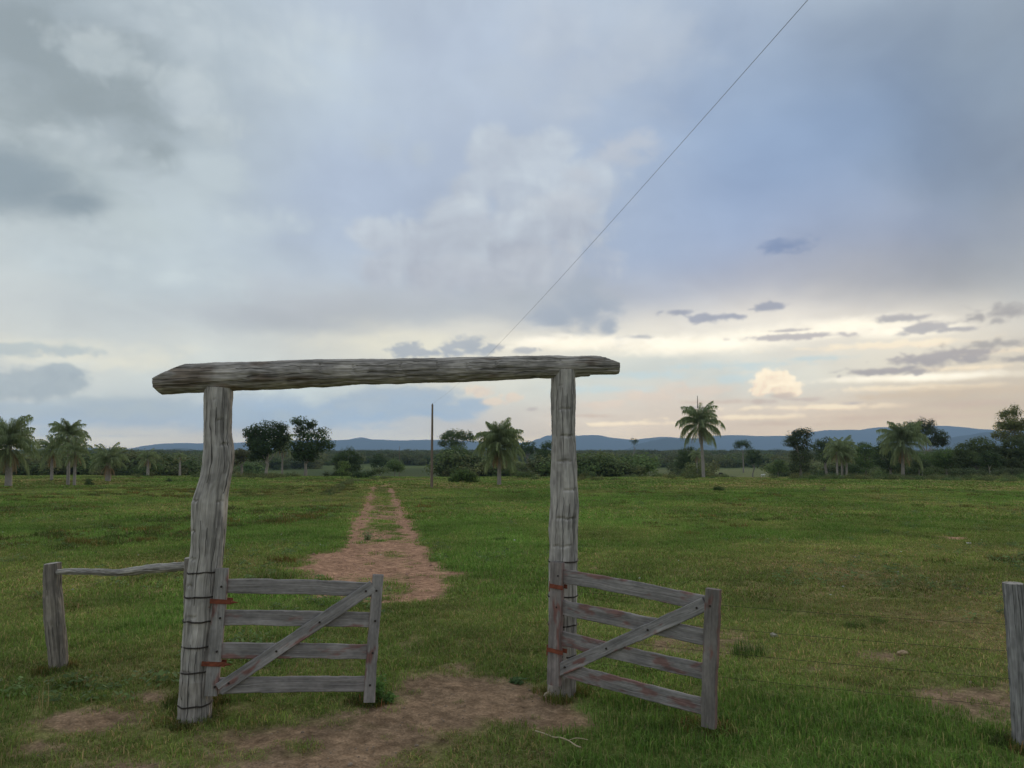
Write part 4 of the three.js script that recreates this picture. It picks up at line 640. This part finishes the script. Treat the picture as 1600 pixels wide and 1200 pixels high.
tree('broadleaf_tree', 'broad dark tree filling the right edge beneath the olive tiered tree', 'tree', 1588, 180, [[1584, 700, 24, 16], [1605, 702, 22, 20], [1570, 715, 18, 14], [1595, 722, 26, 14]], { leaf: 2.6, col: [0.055, 0.072, 0.031], seed: 21 });
tree('broadleaf_tree', 'wide rounded bushy tree left of the right edge trees', 'tree', 1528, 182, [[1530, 695, 22, 12], [1510, 704, 18, 12], [1548, 706, 16, 12], [1526, 715, 30, 12], [1500, 722, 14, 10]], { leaf: 2.6, col: [0.06, 0.08, 0.032], tr: 1.6, seed: 22 });
tree('broadleaf_tree', 'tiny lollipop tree poking above the far woods right of the gate post', 'tree', 990, 620, [[990, 688, 5, 4], [992, 691, 4, 3]], { leaf: 1.7, dens: 14, col: DK, tr: 0.8, seed: 23 });
tree('broadleaf_tree', 'small flat-domed tree on the skyline right of the tall single palm', 'tree', 1161, 430, [[1161, 692, 11, 4.5], [1152, 696, 7, 4], [1170, 697, 6, 4]], { leaf: 1.9, dens: 18, col: DK, tr: 1, seed: 24 });
tree('broadleaf_tree', 'rounded green bush-like tree in the valley right of the tall single palm', 'tree', 1177, 330, [[1177, 710, 11, 9], [1172, 718, 9, 7], [1183, 718, 8, 7]], { leaf: 2, col: DK, tr: 1, seed: 25 });
tree('broadleaf_tree', 'dark rounded tree left of the tall single palm trunk', 'tree', 1072, 250, [[1070, 712, 12, 12], [1080, 708, 9, 10], [1064, 722, 10, 10], [1078, 724, 12, 9]], { leaf: 2.3, col: DK, tr: 1.2, seed: 26 });
tree('broadleaf_tree', 'rounded tree on the skyline between the dark column tree and the palm cluster', 'tree', 1290, 270, [[1288, 690, 14, 7], [1280, 698, 12, 8], [1300, 700, 12, 8], [1290, 712, 16, 10]], { leaf: 2.3, col: [0.05, 0.07, 0.03], seed: 27 });
tree('broadleaf_tree', 'dark spreading tree behind the bushy right palm', 'tree', 1392, 225, [[1385, 700, 16, 12], [1400, 712, 14, 10], [1380, 716, 14, 12], [1390, 726, 18, 8]], { leaf: 2.4, col: DK, seed: 28 });
tree('broadleaf_tree', 'dark leaning tree left of the track end, next to the round bright bush', 'tree', 594, 330, [[590, 715, 9, 9], [598, 722, 9, 9], [586, 724, 8, 7]], { leaf: 2.1, col: DK, tr: 1, seed: 29 });
tree('broadleaf_tree', 'low reddish-tinged tree on the skyline just right of the bent gate post', 'tree', 378, 260, [[375, 708, 14, 6], [388, 712, 14, 8], [368, 718, 14, 8]], { leaf: 2.2, col: [0.06, 0.06, 0.028], seed: 30 });
tree('broadleaf_tree', 'mid-green round tree between the flat-topped tree and the wide bushy tree', 'tree', 1478, 200, [[1476, 708, 16, 9], [1490, 714, 14, 10], [1466, 718, 14, 9], [1482, 726, 18, 8]], { leaf: 2.5, col: MD, tr: 1.4, seed: 31 });
tree('broadleaf_tree', 'rounded green tree just right of the palm cluster', 'tree', 1352, 240, [[1350, 700, 14, 9], [1362, 708, 12, 9], [1342, 712, 12, 9], [1354, 722, 18, 9]], { leaf: 2.4, col: MD, tr: 1.4, seed: 32 });
tree('broadleaf_tree', 'thin pale-trunked tree standing under the wide bushy tree at right', 'tree', 1545, 176, [[1546, 712, 12, 8], [1538, 720, 12, 8], [1556, 722, 12, 8]], { leaf: 2.4, col: DK, tr: 1, bark: [0.4, 0.36, 0.31], seed: 33 });
// bushes
const bush = (label, px, py, cl, col, o = {}) => tree('bush', label, 'bush', px, o.d ?? dOf(px, py), cl, { leaf: 2.3, dens: 22, col, tr: 0.7, hollow: 0.4, ...o });
bush('dark leafy bush in the pasture between the utility pole and the nearer palm', 724, 754, [[718, 744, 14, 9], [732, 745, 13, 9], [724, 739, 14, 7], [741, 748, 8, 6], [707, 749, 7, 5]], [0.055, 0.085, 0.026], { seed: 41, leaf: 2.7 });
bush('upright light green bush beside the ditch left of the track', 537, 745, [[537, 727, 8, 8], [535, 737, 9, 8], [541, 742, 10, 5]], LT, { seed: 42 });
bush('round bright green bush beyond the far end of the track', 617, 740, [[617, 724, 11, 8], [612, 731, 9, 6], [624, 731, 8, 6]], MD, { seed: 43, d: 250 });
bush('low grey-green bush at the left foot of the light green bush', 520, 745, [[515, 742, 10, 4], [527, 740, 8, 5]], [0.055, 0.07, 0.038], { seed: 44 });
bush('dark bush growing along the ditch bank left of the track', 560, 747, [[556, 742, 10, 6], [568, 742, 10, 5], [578, 739, 9, 5]], DK, { seed: 45 });
bush('pale green weedy bush overhanging the track end', 594, 742, [[590, 736, 8, 4], [598, 735, 8, 4]], [0.09, 0.12, 0.05], { seed: 46 });
bush('rounded dark bush right of the nearer palm trunk', 798, 742, [[798, 731, 8, 8], [794, 738, 8, 6], [804, 738, 6, 6]], [0.055, 0.085, 0.028], { seed: 47 });
bush('low bush right of the rounded bush by the right gate post', 818, 748, [[815, 742, 10, 5], [828, 742, 9, 5]], [0.065, 0.09, 0.035], { seed: 48 });
bush('small dark bush standing alone in the pasture near the tall single palm', 1123, 767, [[1122, 763, 7, 3.5], [1127, 764, 6, 3], [1118, 765, 4, 2.5]], [0.045, 0.07, 0.024], { seed: 49, leaf: 1.8 });
bush('low dark bush just right of the right gate post', 918, 746, [[915, 740, 9, 5], [925, 741, 8, 4]], [0.06, 0.085, 0.032], { seed: 50 });
bush('long dark bush bank in the valley right of the gate post, nearest part', 935, 744, [[915, 728, 12, 8], [935, 726, 14, 9], [950, 730, 12, 7]], [0.038, 0.062, 0.024], { seed: 51, d: 262 });
bush('long dark bush bank in the valley right of the gate post, farther right part', 995, 744, [[970, 722, 12, 9], [990, 722, 14, 10], [1010, 728, 14, 8], [975, 731, 16, 7]], [0.042, 0.068, 0.026], { seed: 52, d: 255 });
bush('twiggy dry weed standing in the right pasture', 1287, 769, [[1286, 763, 5, 5], [1290, 767, 5, 3]], [0.12, 0.12, 0.06], { seed: 53, dens: 10, leaf: 1.6 });
bush('green bush left of the dark column-shaped tree', 1215, 742, [[1216, 724, 10, 8], [1208, 731, 12, 7], [1225, 731, 10, 7]], [0.08, 0.115, 0.045], { seed: 54, d: 215 });
bush('dark bush below the palm cluster at its right', 1335, 742, [[1332, 731, 12, 6], [1345, 734, 9, 4]], DK, { seed: 55, d: 200 });
bush('dark round bush right of the bushy right palm trunk', 1434, 742, [[1432, 722, 13, 9], [1445, 726, 10, 7]], [0.05, 0.07, 0.03], { seed: 56, d: 195 });
bush('light green bush behind the round bush right of the right palm', 1440, 740, [[1440, 712, 18, 6], [1455, 716, 16, 7]], [0.075, 0.11, 0.04], { seed: 57, d: 215 });
bush('feathery light weedy bush at the field edge right of the right palm', 1455, 744, [[1450, 735, 10, 6], [1466, 737, 10, 5]], [0.085, 0.115, 0.05], { seed: 58 });
bush('rambling weedy bush at the field edge below the right thicket', 1510, 745, [[1495, 737, 12, 5], [1515, 738, 14, 5], [1535, 739, 14, 4]], [0.075, 0.095, 0.045], { seed: 59 });
bush('rambling weedy bush at the field edge in the right corner of the thicket', 1575, 746, [[1565, 738, 14, 5], [1585, 738, 16, 6], [1605, 738, 14, 6]], [0.07, 0.088, 0.042], { seed: 60 });
bush('small bush on the left pasture between two palm groups', 138, 757, [[137, 752, 5, 4], [141, 755, 5, 3]], [0.05, 0.075, 0.028], { seed: 61, leaf: 1.8 });
bush('low dark bush in the left pasture left of the bent gate post', 265, 753, [[264, 750, 6, 3]], [0.045, 0.07, 0.025], { seed: 62, leaf: 1.7 });

// ------------------------------------------------------------------ palms
const palmTrunkCol = [0.29, 0.26, 0.23];
function frondGeo(e0, e1, seed, col, narrow = 1) {               // unit length; rises at e0, bends to e1 (radians)
  const r = mulberry(seed), g = new Geo(), n = 16, pts = []; let x = 0, y = 0; for (let i = 0; i <= n; i++) { pts.push([x, y]); const e = mix(e0, e1, (i / n) ** 1.2); x += Math.cos(e) / n; y += Math.sin(e) / n; }
  for (let i = 0; i < n; i++) { const w = 0.014 * (1 - i / n) + 0.004, a = pts[i], b = pts[i + 1], c = [col[0] * 1.3, col[1] * 1.15, col[2]]; const p0 = g.v(a[0], a[1], -w, c), p1 = g.v(a[0], a[1], w, c), p2 = g.v(b[0], b[1], w, c), p3 = g.v(b[0], b[1], -w, c), p4 = g.v(a[0], a[1] + w, 0, c), p5 = g.v(b[0], b[1] + w, 0, c); g.q(p0, p1, p2, p3); g.q(p0, p4, p5, p3); g.q(p1, p2, p5, p4); }
  for (const s of [-1, 1]) for (let k = 0; k < 56; k++) {
    const t = 0.10 + 0.89 * (k + r()) / 56, q = t * n, i = Math.min(n - 1, Math.floor(q)), u = q - i, px = mix(pts[i][0], pts[i + 1][0], u), py = mix(pts[i][1], pts[i + 1][1], u), tx = (pts[i + 1][0] - pts[i][0]) * n, ty = (pts[i + 1][1] - pts[i][1]) * n;
    const L = 0.27 * narrow * Math.pow(Math.sin(Math.PI * (0.12 + 0.83 * t)), 0.6) * (0.75 + 0.5 * r()), sp = 0.3 + 0.45 * r(), v = 0.75 + 0.5 * r(), c = [col[0] * v, col[1] * v, col[2] * v], w = 0.0105;
    const mx = px + tx * L * 0.4, my = py + ty * L * 0.4 + L * 0.12 * r(), mz = s * L * sp * 0.6, ex = px + tx * L * 0.6, ey = py + ty * L * 0.45 - L * (0.5 + 0.55 * r()), ez = s * L * sp;
    const a = g.v(px - tx * w, py - ty * w, 0, c), b = g.v(px + tx * w, py + ty * w, 0, c), m1 = g.v(mx - tx * w, my, mz, c), m2 = g.v(mx + tx * w, my, mz, c), e = g.v(ex, ey, ez, c);
    g.q(a, b, m2, m1); g.t(m1, m2, e);
  }
  return g.build();
}
const PG = [0.215, 0.262, 0.135], PD = [0.27, 0.2, 0.125];
const frondKinds = [[1.45, 0.45, 1], [1.35, -0.25, 2], [1.15, -0.75, 3], [0.85, -1.1, 4], [0.35, -1.35, 5], [-0.45, -1.5, 6]].map(([a, b, s]) => frondGeo(a, b, s, PG));
const deadKinds = [[-0.75, -1.5, 7], [-1.05, -1.56, 8]].map(([a, b, s]) => frondGeo(a, b, s, PD, 0.6));
function palm(label, px, d, topPy, frondPx, trunkPx, n0, nd, o = {}) {
  const n = Math.round(n0 * 0.95);
  const m = d / F / CP, foot = point(px, 740, d), gy = ground(foot.x, -d), top = point(px + (o.lean ?? 0), topPy, d), r = mulberry(Math.round(px * 13 + topPy));
  const t = thing('palm_tree', label, 'palm tree', [foot.x, gy, -d], 'feather palms around the pasture'), h = top.y - gy, tx = top.x - foot.x, L = frondPx * m, tr = trunkPx * m / 2;
  const g = new Geo(), NR = 26, NA = 12; for (let j = 0; j <= NR; j++) { const u = j / NR, rr = tr * (1.18 - 0.35 * u) * (1 + 0.05 * Math.sin(j * 2.6)) * (u > 0.9 ? 1.15 : 1); for (let i = 0; i <= NA; i++) { const a = i / NA * 6.283, v = 0.85 + 0.3 * hsh(i, j, 3); g.v(tx * u * u + Math.cos(a) * rr, mix(-0.3, h, u), Math.sin(a) * rr, palmTrunkCol.map((c) => c * v), i / NA, u * h); } }
  for (let j = 0; j < NR; j++) for (let i = 0; i < NA; i++) { const a = j * (NA + 1) + i; g.q(a, a + NA + 1, a + NA + 2, a + 1); }
  part('trunk', g.build(), barkMat, t);
  for (let k = 0; k < n; k++) {
    const f = (k + 0.5) / n, kind = Math.min(5, Math.floor(mix(o.k0 ?? 0, o.k1 ?? 5.99, Math.pow(f, o.up ?? 0.9)))), mm = part('frond', frondKinds[kind], leafMat, t);
    mm.position.set(tx, h - L * 0.05 * f, 0); mm.rotation.set((r() - 0.5) * 0.25, k * 2.4 + r() * 0.5, (r() - 0.5) * 0.25); const s = L * (0.82 + 0.36 * r()); mm.scale.set(s, s, s);
  }
  for (let k = 0; k < nd; k++) { const mm = part('dead_frond', deadKinds[k % 2], leafMat, t); mm.position.set(tx, h - L * 0.1, 0); mm.rotation.set(0, k * 2.4 + r(), 0); const s = L * (0.5 + 0.35 * r()); mm.scale.set(s, s, s); }
  if (o.spear) { const sg = new THREE.CylinderGeometry(0.01 * L, 0.02 * L, L * 0.5, 6); sg.translate(tx - 0.06 * L, h + L * 0.92, 0); const cc = new Float32Array(sg.attributes.position.count * 3).fill(0.12); sg.setAttribute('color', new THREE.BufferAttribute(cc, 3)); part('spear_leaf', sg, leafMat, t); }
}
palm('big shaggy palm with brown skirt of dead fronds at the left edge', 14, dOf(14, 761), 697, 48, 9, 60, 26, { up: 1.2 });
palm('slender palm on the left of the three-palm group', 81, dOf(80, 753), 704, 30, 4, 30, 8);
palm('tallest palm in the middle of the three-palm group at left', 107, dOf(107, 757), 684, 34, 4.4, 44, 10, { up: 1.15 });
palm('shorter palm on the right of the three-palm group', 117, dOf(117, 758), 706, 28, 4, 26, 10);
palm('short stout palm standing alone left of the bent gate post', 169, dOf(168, 753), 722, 31, 7, 34, 12, { k1: 5 });
palm('distant small palm between the lone short palm and the gate post', 231, dOf(231, 737), 717, 19, 4, 24, 6);
palm('tiny pale-trunked palm just left of the bent gate post', 281, dOf(281, 736), 714, 11, 3, 18, 4);
palm('drooping palm beside the dome-crowned tree, at its right', 441, 182, 694, 24, 2.6, 28, 12, { k0: 1.5 });
palm('bushy round-crowned palm with pale trunk between utility pole and right gate post', 780, dOf(781, 757), 698, 43, 5.6, 84, 18, { up: 1.4 });
palm('tall single palm standing against the sunset sky in the right pasture', 1099, dOf(1099, 748), 664, 39, 4.6, 54, 9, { lean: -6, spear: 1 });
palm('bushy palm in front of trees at right, with pale trunk', 1411, dOf(1411, 739), 694, 40, 4.6, 56, 14, { up: 1.4 });
palm('left palm of the close cluster at right', 1308, dOf(1308, 738), 706, 24, 3, 24, 8);
palm('middle palm of the close cluster at right', 1316, dOf(1316, 739) + 4, 703, 25, 3, 26, 8);
palm('right palm of the close cluster at right', 1323, dOf(1323, 738) + 2, 708, 22, 3, 22, 8);
palm('small palm half hidden behind the tall single palm trunk', 1089, 240, 712, 14, 2.2, 20, 8);

// ------------------------------------------------------------------ far woods on the plain: one mass
{
  const root = stuffRoot('far_woods', 'dark belt of distant woods across the plain below the hills', 'woods');
  const geos = [0, 1, 2, 3, 4, 5].map((i) => { const r = mulberry(600 + i), cl = []; const n = 4 + i; for (let k = 0; k < n; k++) cl.push([(r() - 0.5) * 1.1, 0.42 + 0.42 * r(), (r() - 0.5) * 1.1, 0.3 + 0.2 * r(), 0.2 + 0.15 * r(), 0.3 + 0.2 * r()]); cl.push([0, 0.3, 0, 0.5, 0.3, 0.5]); return crownGeo(cl, 0.13, 9, [0.115, 0.155, 0.062], 700 + i, 0.35); });
  const list = [];
  const r = mulberry(808);
  for (let k = 0; k < 30000; k++) {
    const d = 215 * Math.exp(r() * Math.log(6500 / 215)), x = (r() * 2 - 1) * (0.74 * d + 30), cover = fbm2(x * 0.009 + 2, d * 0.006, 3) + (x < 0 && x / d > -0.5 && x / d < -0.25 ? 0.14 : 0) + (d < 420 ? 0.12 : 0.1) + 0.3 * sstep(350, 700, d) + 0.5 * sstep(900, 1600, d) - 0.16;
    const q = x / d; if (d < 560 && ((q > -0.15 && q < -0.085) || (q > 0.16 && q < 0.218) || (q > 0.25 && q < 0.345) || (d < 345 && q > 0.388 && q < 0.408) || (q > 0.012 && q < 0.045))) continue;   // open pasture between the woods
    const side = sstep(0.3, 0.66, Math.abs(x / d)) * 0.2; if (cover + side < 0.02 + 0.15 * r()) continue;
    
    const s = mix(3.4, 9.5, r() ** 1.7) * mix(0.8, 1.45, sstep(300, 1200, d)); list.push([x, ground(x, -d), -d, r() * 6.28, s * (1 + 0.3 * r()), s]);
  }
  scatter(root, 'tree_crowns', geos, leafMat, list, (p, c) => { const v = 0.75 + 0.6 * hsh(Math.floor(p[0]), Math.floor(p[2]), 6), g = hsh(Math.floor(p[0] * 3), 2, Math.floor(p[2])); const f = mix(0.85, 0.62, sstep(350, 900, -p[2])) * v; c.setRGB(f * (0.9 + 0.4 * g), f, f * (0.85 + 0.2 * g)); });
}
{   // scrub and weeds at the edge of the field
  const root = stuffRoot('field_edge_scrub', 'low weedy scrub along the far edge of the pasture', 'scrub'), r = mulberry(515), list = [];
  const geos = [0, 1].map((i) => crownGeo([[0, 0.35, 0, 0.6, 0.4, 0.6], [0.4, 0.3, 0.2, 0.4, 0.3, 0.4]], 0.13, 7, [0.10, 0.14, 0.055], 900 + i, 0.3));
  for (let k = 0; k < 2600; k++) {
    const d = 118 + 80 * r(), x = (r() * 2 - 1) * 0.74 * d, q = x / d; if (fbm2(x * 0.06, d * 0.05, 3) + (q > 0.36 ? 0.3 : q > 0.02 && q < 0.1 ? 0.2 : 0) + (q < -0.2 && q > -0.4 && d > 150 ? 0.25 : 0) < 0.2 || dirt(x, -d) > 0.2 || Math.abs(x - trackX(d)) < 3) continue;
    const s = 0.5 + 0.9 * r(); list.push([x, ground(x, -d) - 0.05, -d, r() * 6.28, s, s * (0.7 + 0.6 * r())]);
  }
  for (let d = 60; d < 150; d += 0.5) { const x = lineAt(RUTL, d) - 2.6 - 1.2 * r(); if (n2(d * 0.2, 4) > -0.3) { const s = 0.3 + 0.5 * r() * sstep(60, 110, d); list.push([x, ground(x, -d), -d, r() * 6.28, s, s]); } }
  scatter(root, 'scrub_leaves', geos, leafMat, list, (p, c) => { const v = 0.7 + 0.6 * hsh(Math.floor(p[0] * 3), Math.floor(p[2] * 3), 6), g = hsh(Math.floor(p[0] * 5), 2, Math.floor(p[2])); c.setRGB(v * (0.9 + 0.5 * g), v, v); });
}

// ------------------------------------------------------------------ stones, twig, plants near the gate
const stoneMat = new THREE.MeshStandardMaterial({ vertexColors: true, roughness: 0.95 });
function stoneGeo(seed, col, flat = 0.6) {
  const g = new THREE.IcosahedronGeometry(1, 3), p = g.attributes.position, c = new Float32Array(p.count * 3), v = new THREE.Vector3();
  for (let i = 0; i < p.count; i++) { v.fromBufferAttribute(p, i); const k = 0.8 + 0.5 * fbm3(v.x * 1.3 + seed, v.y * 1.3, v.z * 1.3, 3) + 0.2 * Math.round(2 * n3(v.x * 1.1, v.y * 1.1 + seed, v.z)) * 0.5; p.setXYZ(i, v.x * k, v.y * k * flat, v.z * k * 0.8); const s = 0.85 + 0.4 * fbm3(v.x * 5, v.y * 5, v.z * 5 + seed, 3); c.set([col[0] * s, col[1] * s, col[2] * s], i * 3); }
  g.setAttribute('color', new THREE.BufferAttribute(c, 3)); g.computeVertexNormals(); return g;
}
function stone(label, px, py, wpx, seed, col, flat = 0.6) {
  const [x, d] = gp(px, py), m = part('stone', stoneGeo(seed, col, flat), stoneMat, scene), s = wpx / 2 * d / F; m.scale.set(s, s, s); m.position.set(x, ground(x, -d) + s * flat * 0.45, -d); m.rotation.y = seed; tag(m, label, 'stone', 'loose stones');
}
stone('pale tan stone lying at the foot of the right gate post', 857, 1090, 19, 1, [0.42, 0.35, 0.25], 0.65);
stone('flat pale stone in the pasture right of the right gate leaf, beside dark clump', 1209, 996, 15, 2, [0.38, 0.35, 0.27]);
stone('tan stone at the edge of the bare patch in the right pasture', 1410, 1022, 18, 3, [0.42, 0.3, 0.18]);
stone('small round stone near the right edge fence post', 1515, 1066, 9, 4, [0.36, 0.3, 0.24]);
stone('grey stone beside the bare patch far out in the right pasture', 1513, 848, 11, 5, [0.45, 0.43, 0.36], 0.4);
stone('small pale stone in the pasture just right of the track', 749, 872, 6, 6, [0.5, 0.46, 0.36]);
stone('small brown stone at the right pasture directly right of the second track stone', 798, 878, 6, 7, [0.4, 0.32, 0.24]);
stone('small white stone on the grass left of the track', 443, 847, 6, 8, [0.62, 0.62, 0.56]);
stone('white stone on the pasture farther left of the track ruts', 501, 791, 6, 9, [0.62, 0.62, 0.56]);
{
  const root = stuffRoot('gravel', 'loose reddish gravel and pale pebbles scattered on the track and pasture', 'gravel'), r = mulberry(321), list = [];
  for (let k = 0; k < 9000; k++) { const d = 6 + 60 * r() ** 1.6, x = r() < 0.75 ? mix(-3.6, 2.2, r()) * (d < 14 ? 1 : 0.6) + (d > 14 ? trackX(d) : 0) : (r() * 2 - 1) * 0.7 * d, z = -d; if (r() > dirt(x, z) * 0.9) continue; const s = (0.006 + 0.014 * r() * r() + (r() < 0.02 ? 0.02 : 0)) * (d < 11 ? 0.75 : 1 + d * 0.02); list.push([x, ground(x, z) + s * 0.2, z, r() * 6.28, s, s, 0]); }
  for (let k = 0; k < 260; k++) { const d = 12 + 140 * r(), x = (r() * 2 - 1) * 0.68 * d, z = -d; const s = (0.012 + 0.022 * r() * r()) * (1 + d * 0.014); list.push([x, ground(x, z) + s * 0.3 + 0.05, z, r() * 6.28, s, s, 1]); }
  scatter(root, 'pebbles', [0, 1, 2].map((i) => { const g = new THREE.IcosahedronGeometry(1, 1), p = g.attributes.position; const h = [0.8, 1, 0.9][i]; for (let k = 0; k < p.count; k++) { const q = 0.8 + 0.4 * n3(p.getX(k) * 1.5 + i * 9, p.getY(k) * 1.5, p.getZ(k) * 1.5); p.setXYZ(k, p.getX(k) * q, p.getY(k) * q * 0.6 * h, p.getZ(k) * q * 0.8); } g.computeVertexNormals(); return g; }), new THREE.MeshStandardMaterial({ roughness: 1 }), list, (p, c) => { const v = 0.7 + 0.7 * hsh(Math.floor(p[0] * 99), Math.floor(p[2] * 99), 1); if (p[6]) c.setRGB(0.42 * v, 0.42 * v, 0.34 * v); else if (-p[2] > 10) c.setRGB(0.34 * v, 0.2 * v, 0.14 * v); else c.setRGB(0.2 * v, 0.15 * v, 0.11 * v); });
}
{
  const pts = [[836, 1152], [850, 1155], [866, 1158], [876, 1163], [888, 1166], [900, 1175], [908, 1180]].map(([x, y]) => { const [a, d] = gp(x, y); return new THREE.Vector3(a, ground(a, -d) + 0.05 + 0.02 * n2(x, y), -d); }), b = pts[3].clone();
  const t = thing('dry_twig', 'thin crooked straw-coloured twig lying on the grass right of the bare entrance', 'twig', b.toArray());
  part('stick', new THREE.TubeGeometry(new THREE.CatmullRomCurve3(pts.map((p) => p.clone().sub(b))), 40, 0.006, 6), new THREE.MeshStandardMaterial({ color: new THREE.Color().setRGB(0.42, 0.34, 0.22), roughness: 0.9 }), t);
  const q = [pts[4], pts[4].clone().add(new THREE.Vector3(0.06, 0.03, 0.03)), pts[4].clone().add(new THREE.Vector3(0.16, 0.01, 0.01))].map((p) => p.clone().sub(b));
  part('side_shoot', new THREE.TubeGeometry(new THREE.CatmullRomCurve3(q), 10, 0.0035, 5), new THREE.MeshStandardMaterial({ color: new THREE.Color().setRGB(0.42, 0.34, 0.22), roughness: 0.9 }), t);
}
function weed(label, px, py, hPx, wPx, leafPx, n, col, seed) {
  const [x, d] = gp(px, py), m = d / F, t = thing('leafy_weed', label, 'weed', [x, ground(x, -d), -d]), r = mulberry(seed), g = new Geo(), s = new Geo(), N = new THREE.Vector3();
  for (let k = 0; k < 9; k++) {
    const a = r() * 6.283, h = hPx * m * (0.5 + 0.5 * r()), w = wPx * m * 0.5 * r(), e = new THREE.Vector3(Math.cos(a) * w, h, Math.sin(a) * w); limb(s, new THREE.Vector3(0, -0.02, 0), e, 0.004, 0.002, [0.07, 0.1, 0.035], k + seed, 0.1);
    for (let q = 0; q < n; q++) { const u = 0.15 + 0.85 * r(), p = e.clone().multiplyScalar(u).add(new THREE.Vector3((r() - 0.5), (r() - 0.5) * 0.5, (r() - 0.5)).multiplyScalar(leafPx * m * 2.2)); if (p.y < 0.01) p.y = 0.01; N.set(r() - 0.5, 0.8, r() - 0.5 + 0.3).normalize(); const v = 0.7 + 0.6 * r(); leaf(g, p, N, leafPx * m, col.map((c) => c * v), r, 0.6); }
  }
  part('leaves', g.build(), leafMat, t); part('stems', s.build(), leafMat, t);
}
weed('leafy green weed growing at the foot of the left gate leaf, free end', 591, 1097, 46, 26, 6.5, 44, [0.10, 0.19, 0.05], 71);
weed('low leafy weed on the ground right of the left gate leaf end', 604, 1096, 14, 40, 6, 26, [0.10, 0.18, 0.05], 72);
weed('grey-green weed growing in the middle of the dirt track', 574, 842, 14, 18, 4, 12, [0.17, 0.2, 0.10], 73);
weed('broad-leaved weed in the grass by the left of the right gate post', 805, 1066, 10, 34, 6, 20, [0.07, 0.12, 0.045], 74);

// ------------------------------------------------------------------ cattle
function cowGeo(graze) {
  const R = 40, mc = new MarchingCubes(R, new THREE.MeshBasicMaterial(), false, false, 40000); mc.isolation = 0;
  const S = 1.35, B = [];                                        // capsules [ax, ay, az, bx, by, bz, ra, rb], metres
  const cap = (a, b, ra, rb) => B.push([...a, ...b, ra, rb]);
  cap([-0.75, 1.05, 0], [0.1, 1.0, 0], 0.30, 0.35); cap([0.1, 1.0, 0], [0.62, 1.05, 0], 0.35, 0.28); cap([0.45, 1.3, 0], [0.6, 1.28, 0], 0.16, 0.12);
  if (graze) { cap([0.65, 1.1, 0], [1.05, 0.6, 0], 0.2, 0.14); cap([1.05, 0.55, 0], [1.15, 0.15, 0], 0.12, 0.07); } else { cap([0.65, 1.1, 0], [1.0, 1.4, 0], 0.2, 0.15); cap([1.0, 1.42, 0], [1.3, 1.28, 0], 0.13, 0.075); cap([0.98, 1.5, -0.2], [0.98, 1.5, 0.2], 0.05, 0.05); }
  for (const s of [-0.17, 0.17]) { cap([0.52, 0.85, s], [0.55, 0.45, s], 0.13, 0.075); cap([0.55, 0.45, s], [0.54, 0.02, s], 0.075, 0.06); cap([-0.72, 0.9, s], [-0.66, 0.55, s], 0.17, 0.09); cap([-0.66, 0.55, s], [-0.78, 0.36, s], 0.085, 0.07); cap([-0.78, 0.36, s], [-0.76, 0.02, s], 0.065, 0.055); }
  cap([-1.02, 1.15, 0], [-1.08, 0.5, 0], 0.045, 0.04);
  const h = R / 2;
  for (let k = 0; k < R; k++) for (let j = 0; j < R; j++) for (let i = 0; i < R; i++) {
    const x = (i - h) / h * S, y = (j - h) / h * S + 0.8, z = (k - h) / h * S; let e = 0;
    for (const b of B) { const dx = b[3] - b[0], dy = b[4] - b[1], dz = b[5] - b[2], t = clamp(((x - b[0]) * dx + (y - b[1]) * dy + (z - b[2]) * dz) / (dx * dx + dy * dy + dz * dz)), q = Math.hypot(x - b[0] - dx * t, y - b[1] - dy * t, z - b[2] - dz * t) - mix(b[6], b[7], t); e += Math.exp(-q * 26); }
    mc.field[i + j * R + k * R * R] = Math.log(e + 1e-12) / 26;
  }
  mc.update(); const n = mc.count, g = new THREE.BufferGeometry(), p = new Float32Array(n * 3), q = new Float32Array(n * 3);
  for (let i = 0; i < n; i++) { p[i * 3] = mc.positionArray[i * 3] * S; p[i * 3 + 1] = mc.positionArray[i * 3 + 1] * S + 0.8; p[i * 3 + 2] = mc.positionArray[i * 3 + 2] * S; }
  q.set(mc.normalArray.subarray(0, n * 3)); g.setAttribute('position', new THREE.BufferAttribute(p, 3)); g.setAttribute('normal', new THREE.BufferAttribute(q, 3)); return g;
}
const cowG = [cowGeo(true), cowGeo(false)];
function cow(label, px, d, kind, col, rot) {
  const f = point(px, 735, d), m = part('cow', cowG[kind], new THREE.MeshStandardMaterial({ color: new THREE.Color().setRGB(...col), roughness: 0.8 }), scene);
  m.position.set(f.x, ground(f.x, -d), -d); m.rotation.y = rot; tag(m, label, 'cow', 'cattle grazing beyond the pasture edge');
}
cow('white cow standing at the pasture edge left of the dark column tree', 1192, 350, 1, [0.7, 0.68, 0.62], 0.2);
cow('white cow farther off in the valley, nearer the tall single palm', 1162, 470, 0, [0.7, 0.68, 0.62], 1.1);
cow('black cow grazing just right of the tall single palm', 1126, 380, 0, [0.02, 0.018, 0.016], 3.3);
cow('red-brown cow below the rounded skyline tree, right of the dark column tree', 1277, 330, 1, [0.22, 0.07, 0.03], 0.4);
cow('pale cow beside the dark bush bank right of the right gate post', 1003, 345, 0, [0.45, 0.4, 0.33], 1.6);

renderer.render(scene, camera);
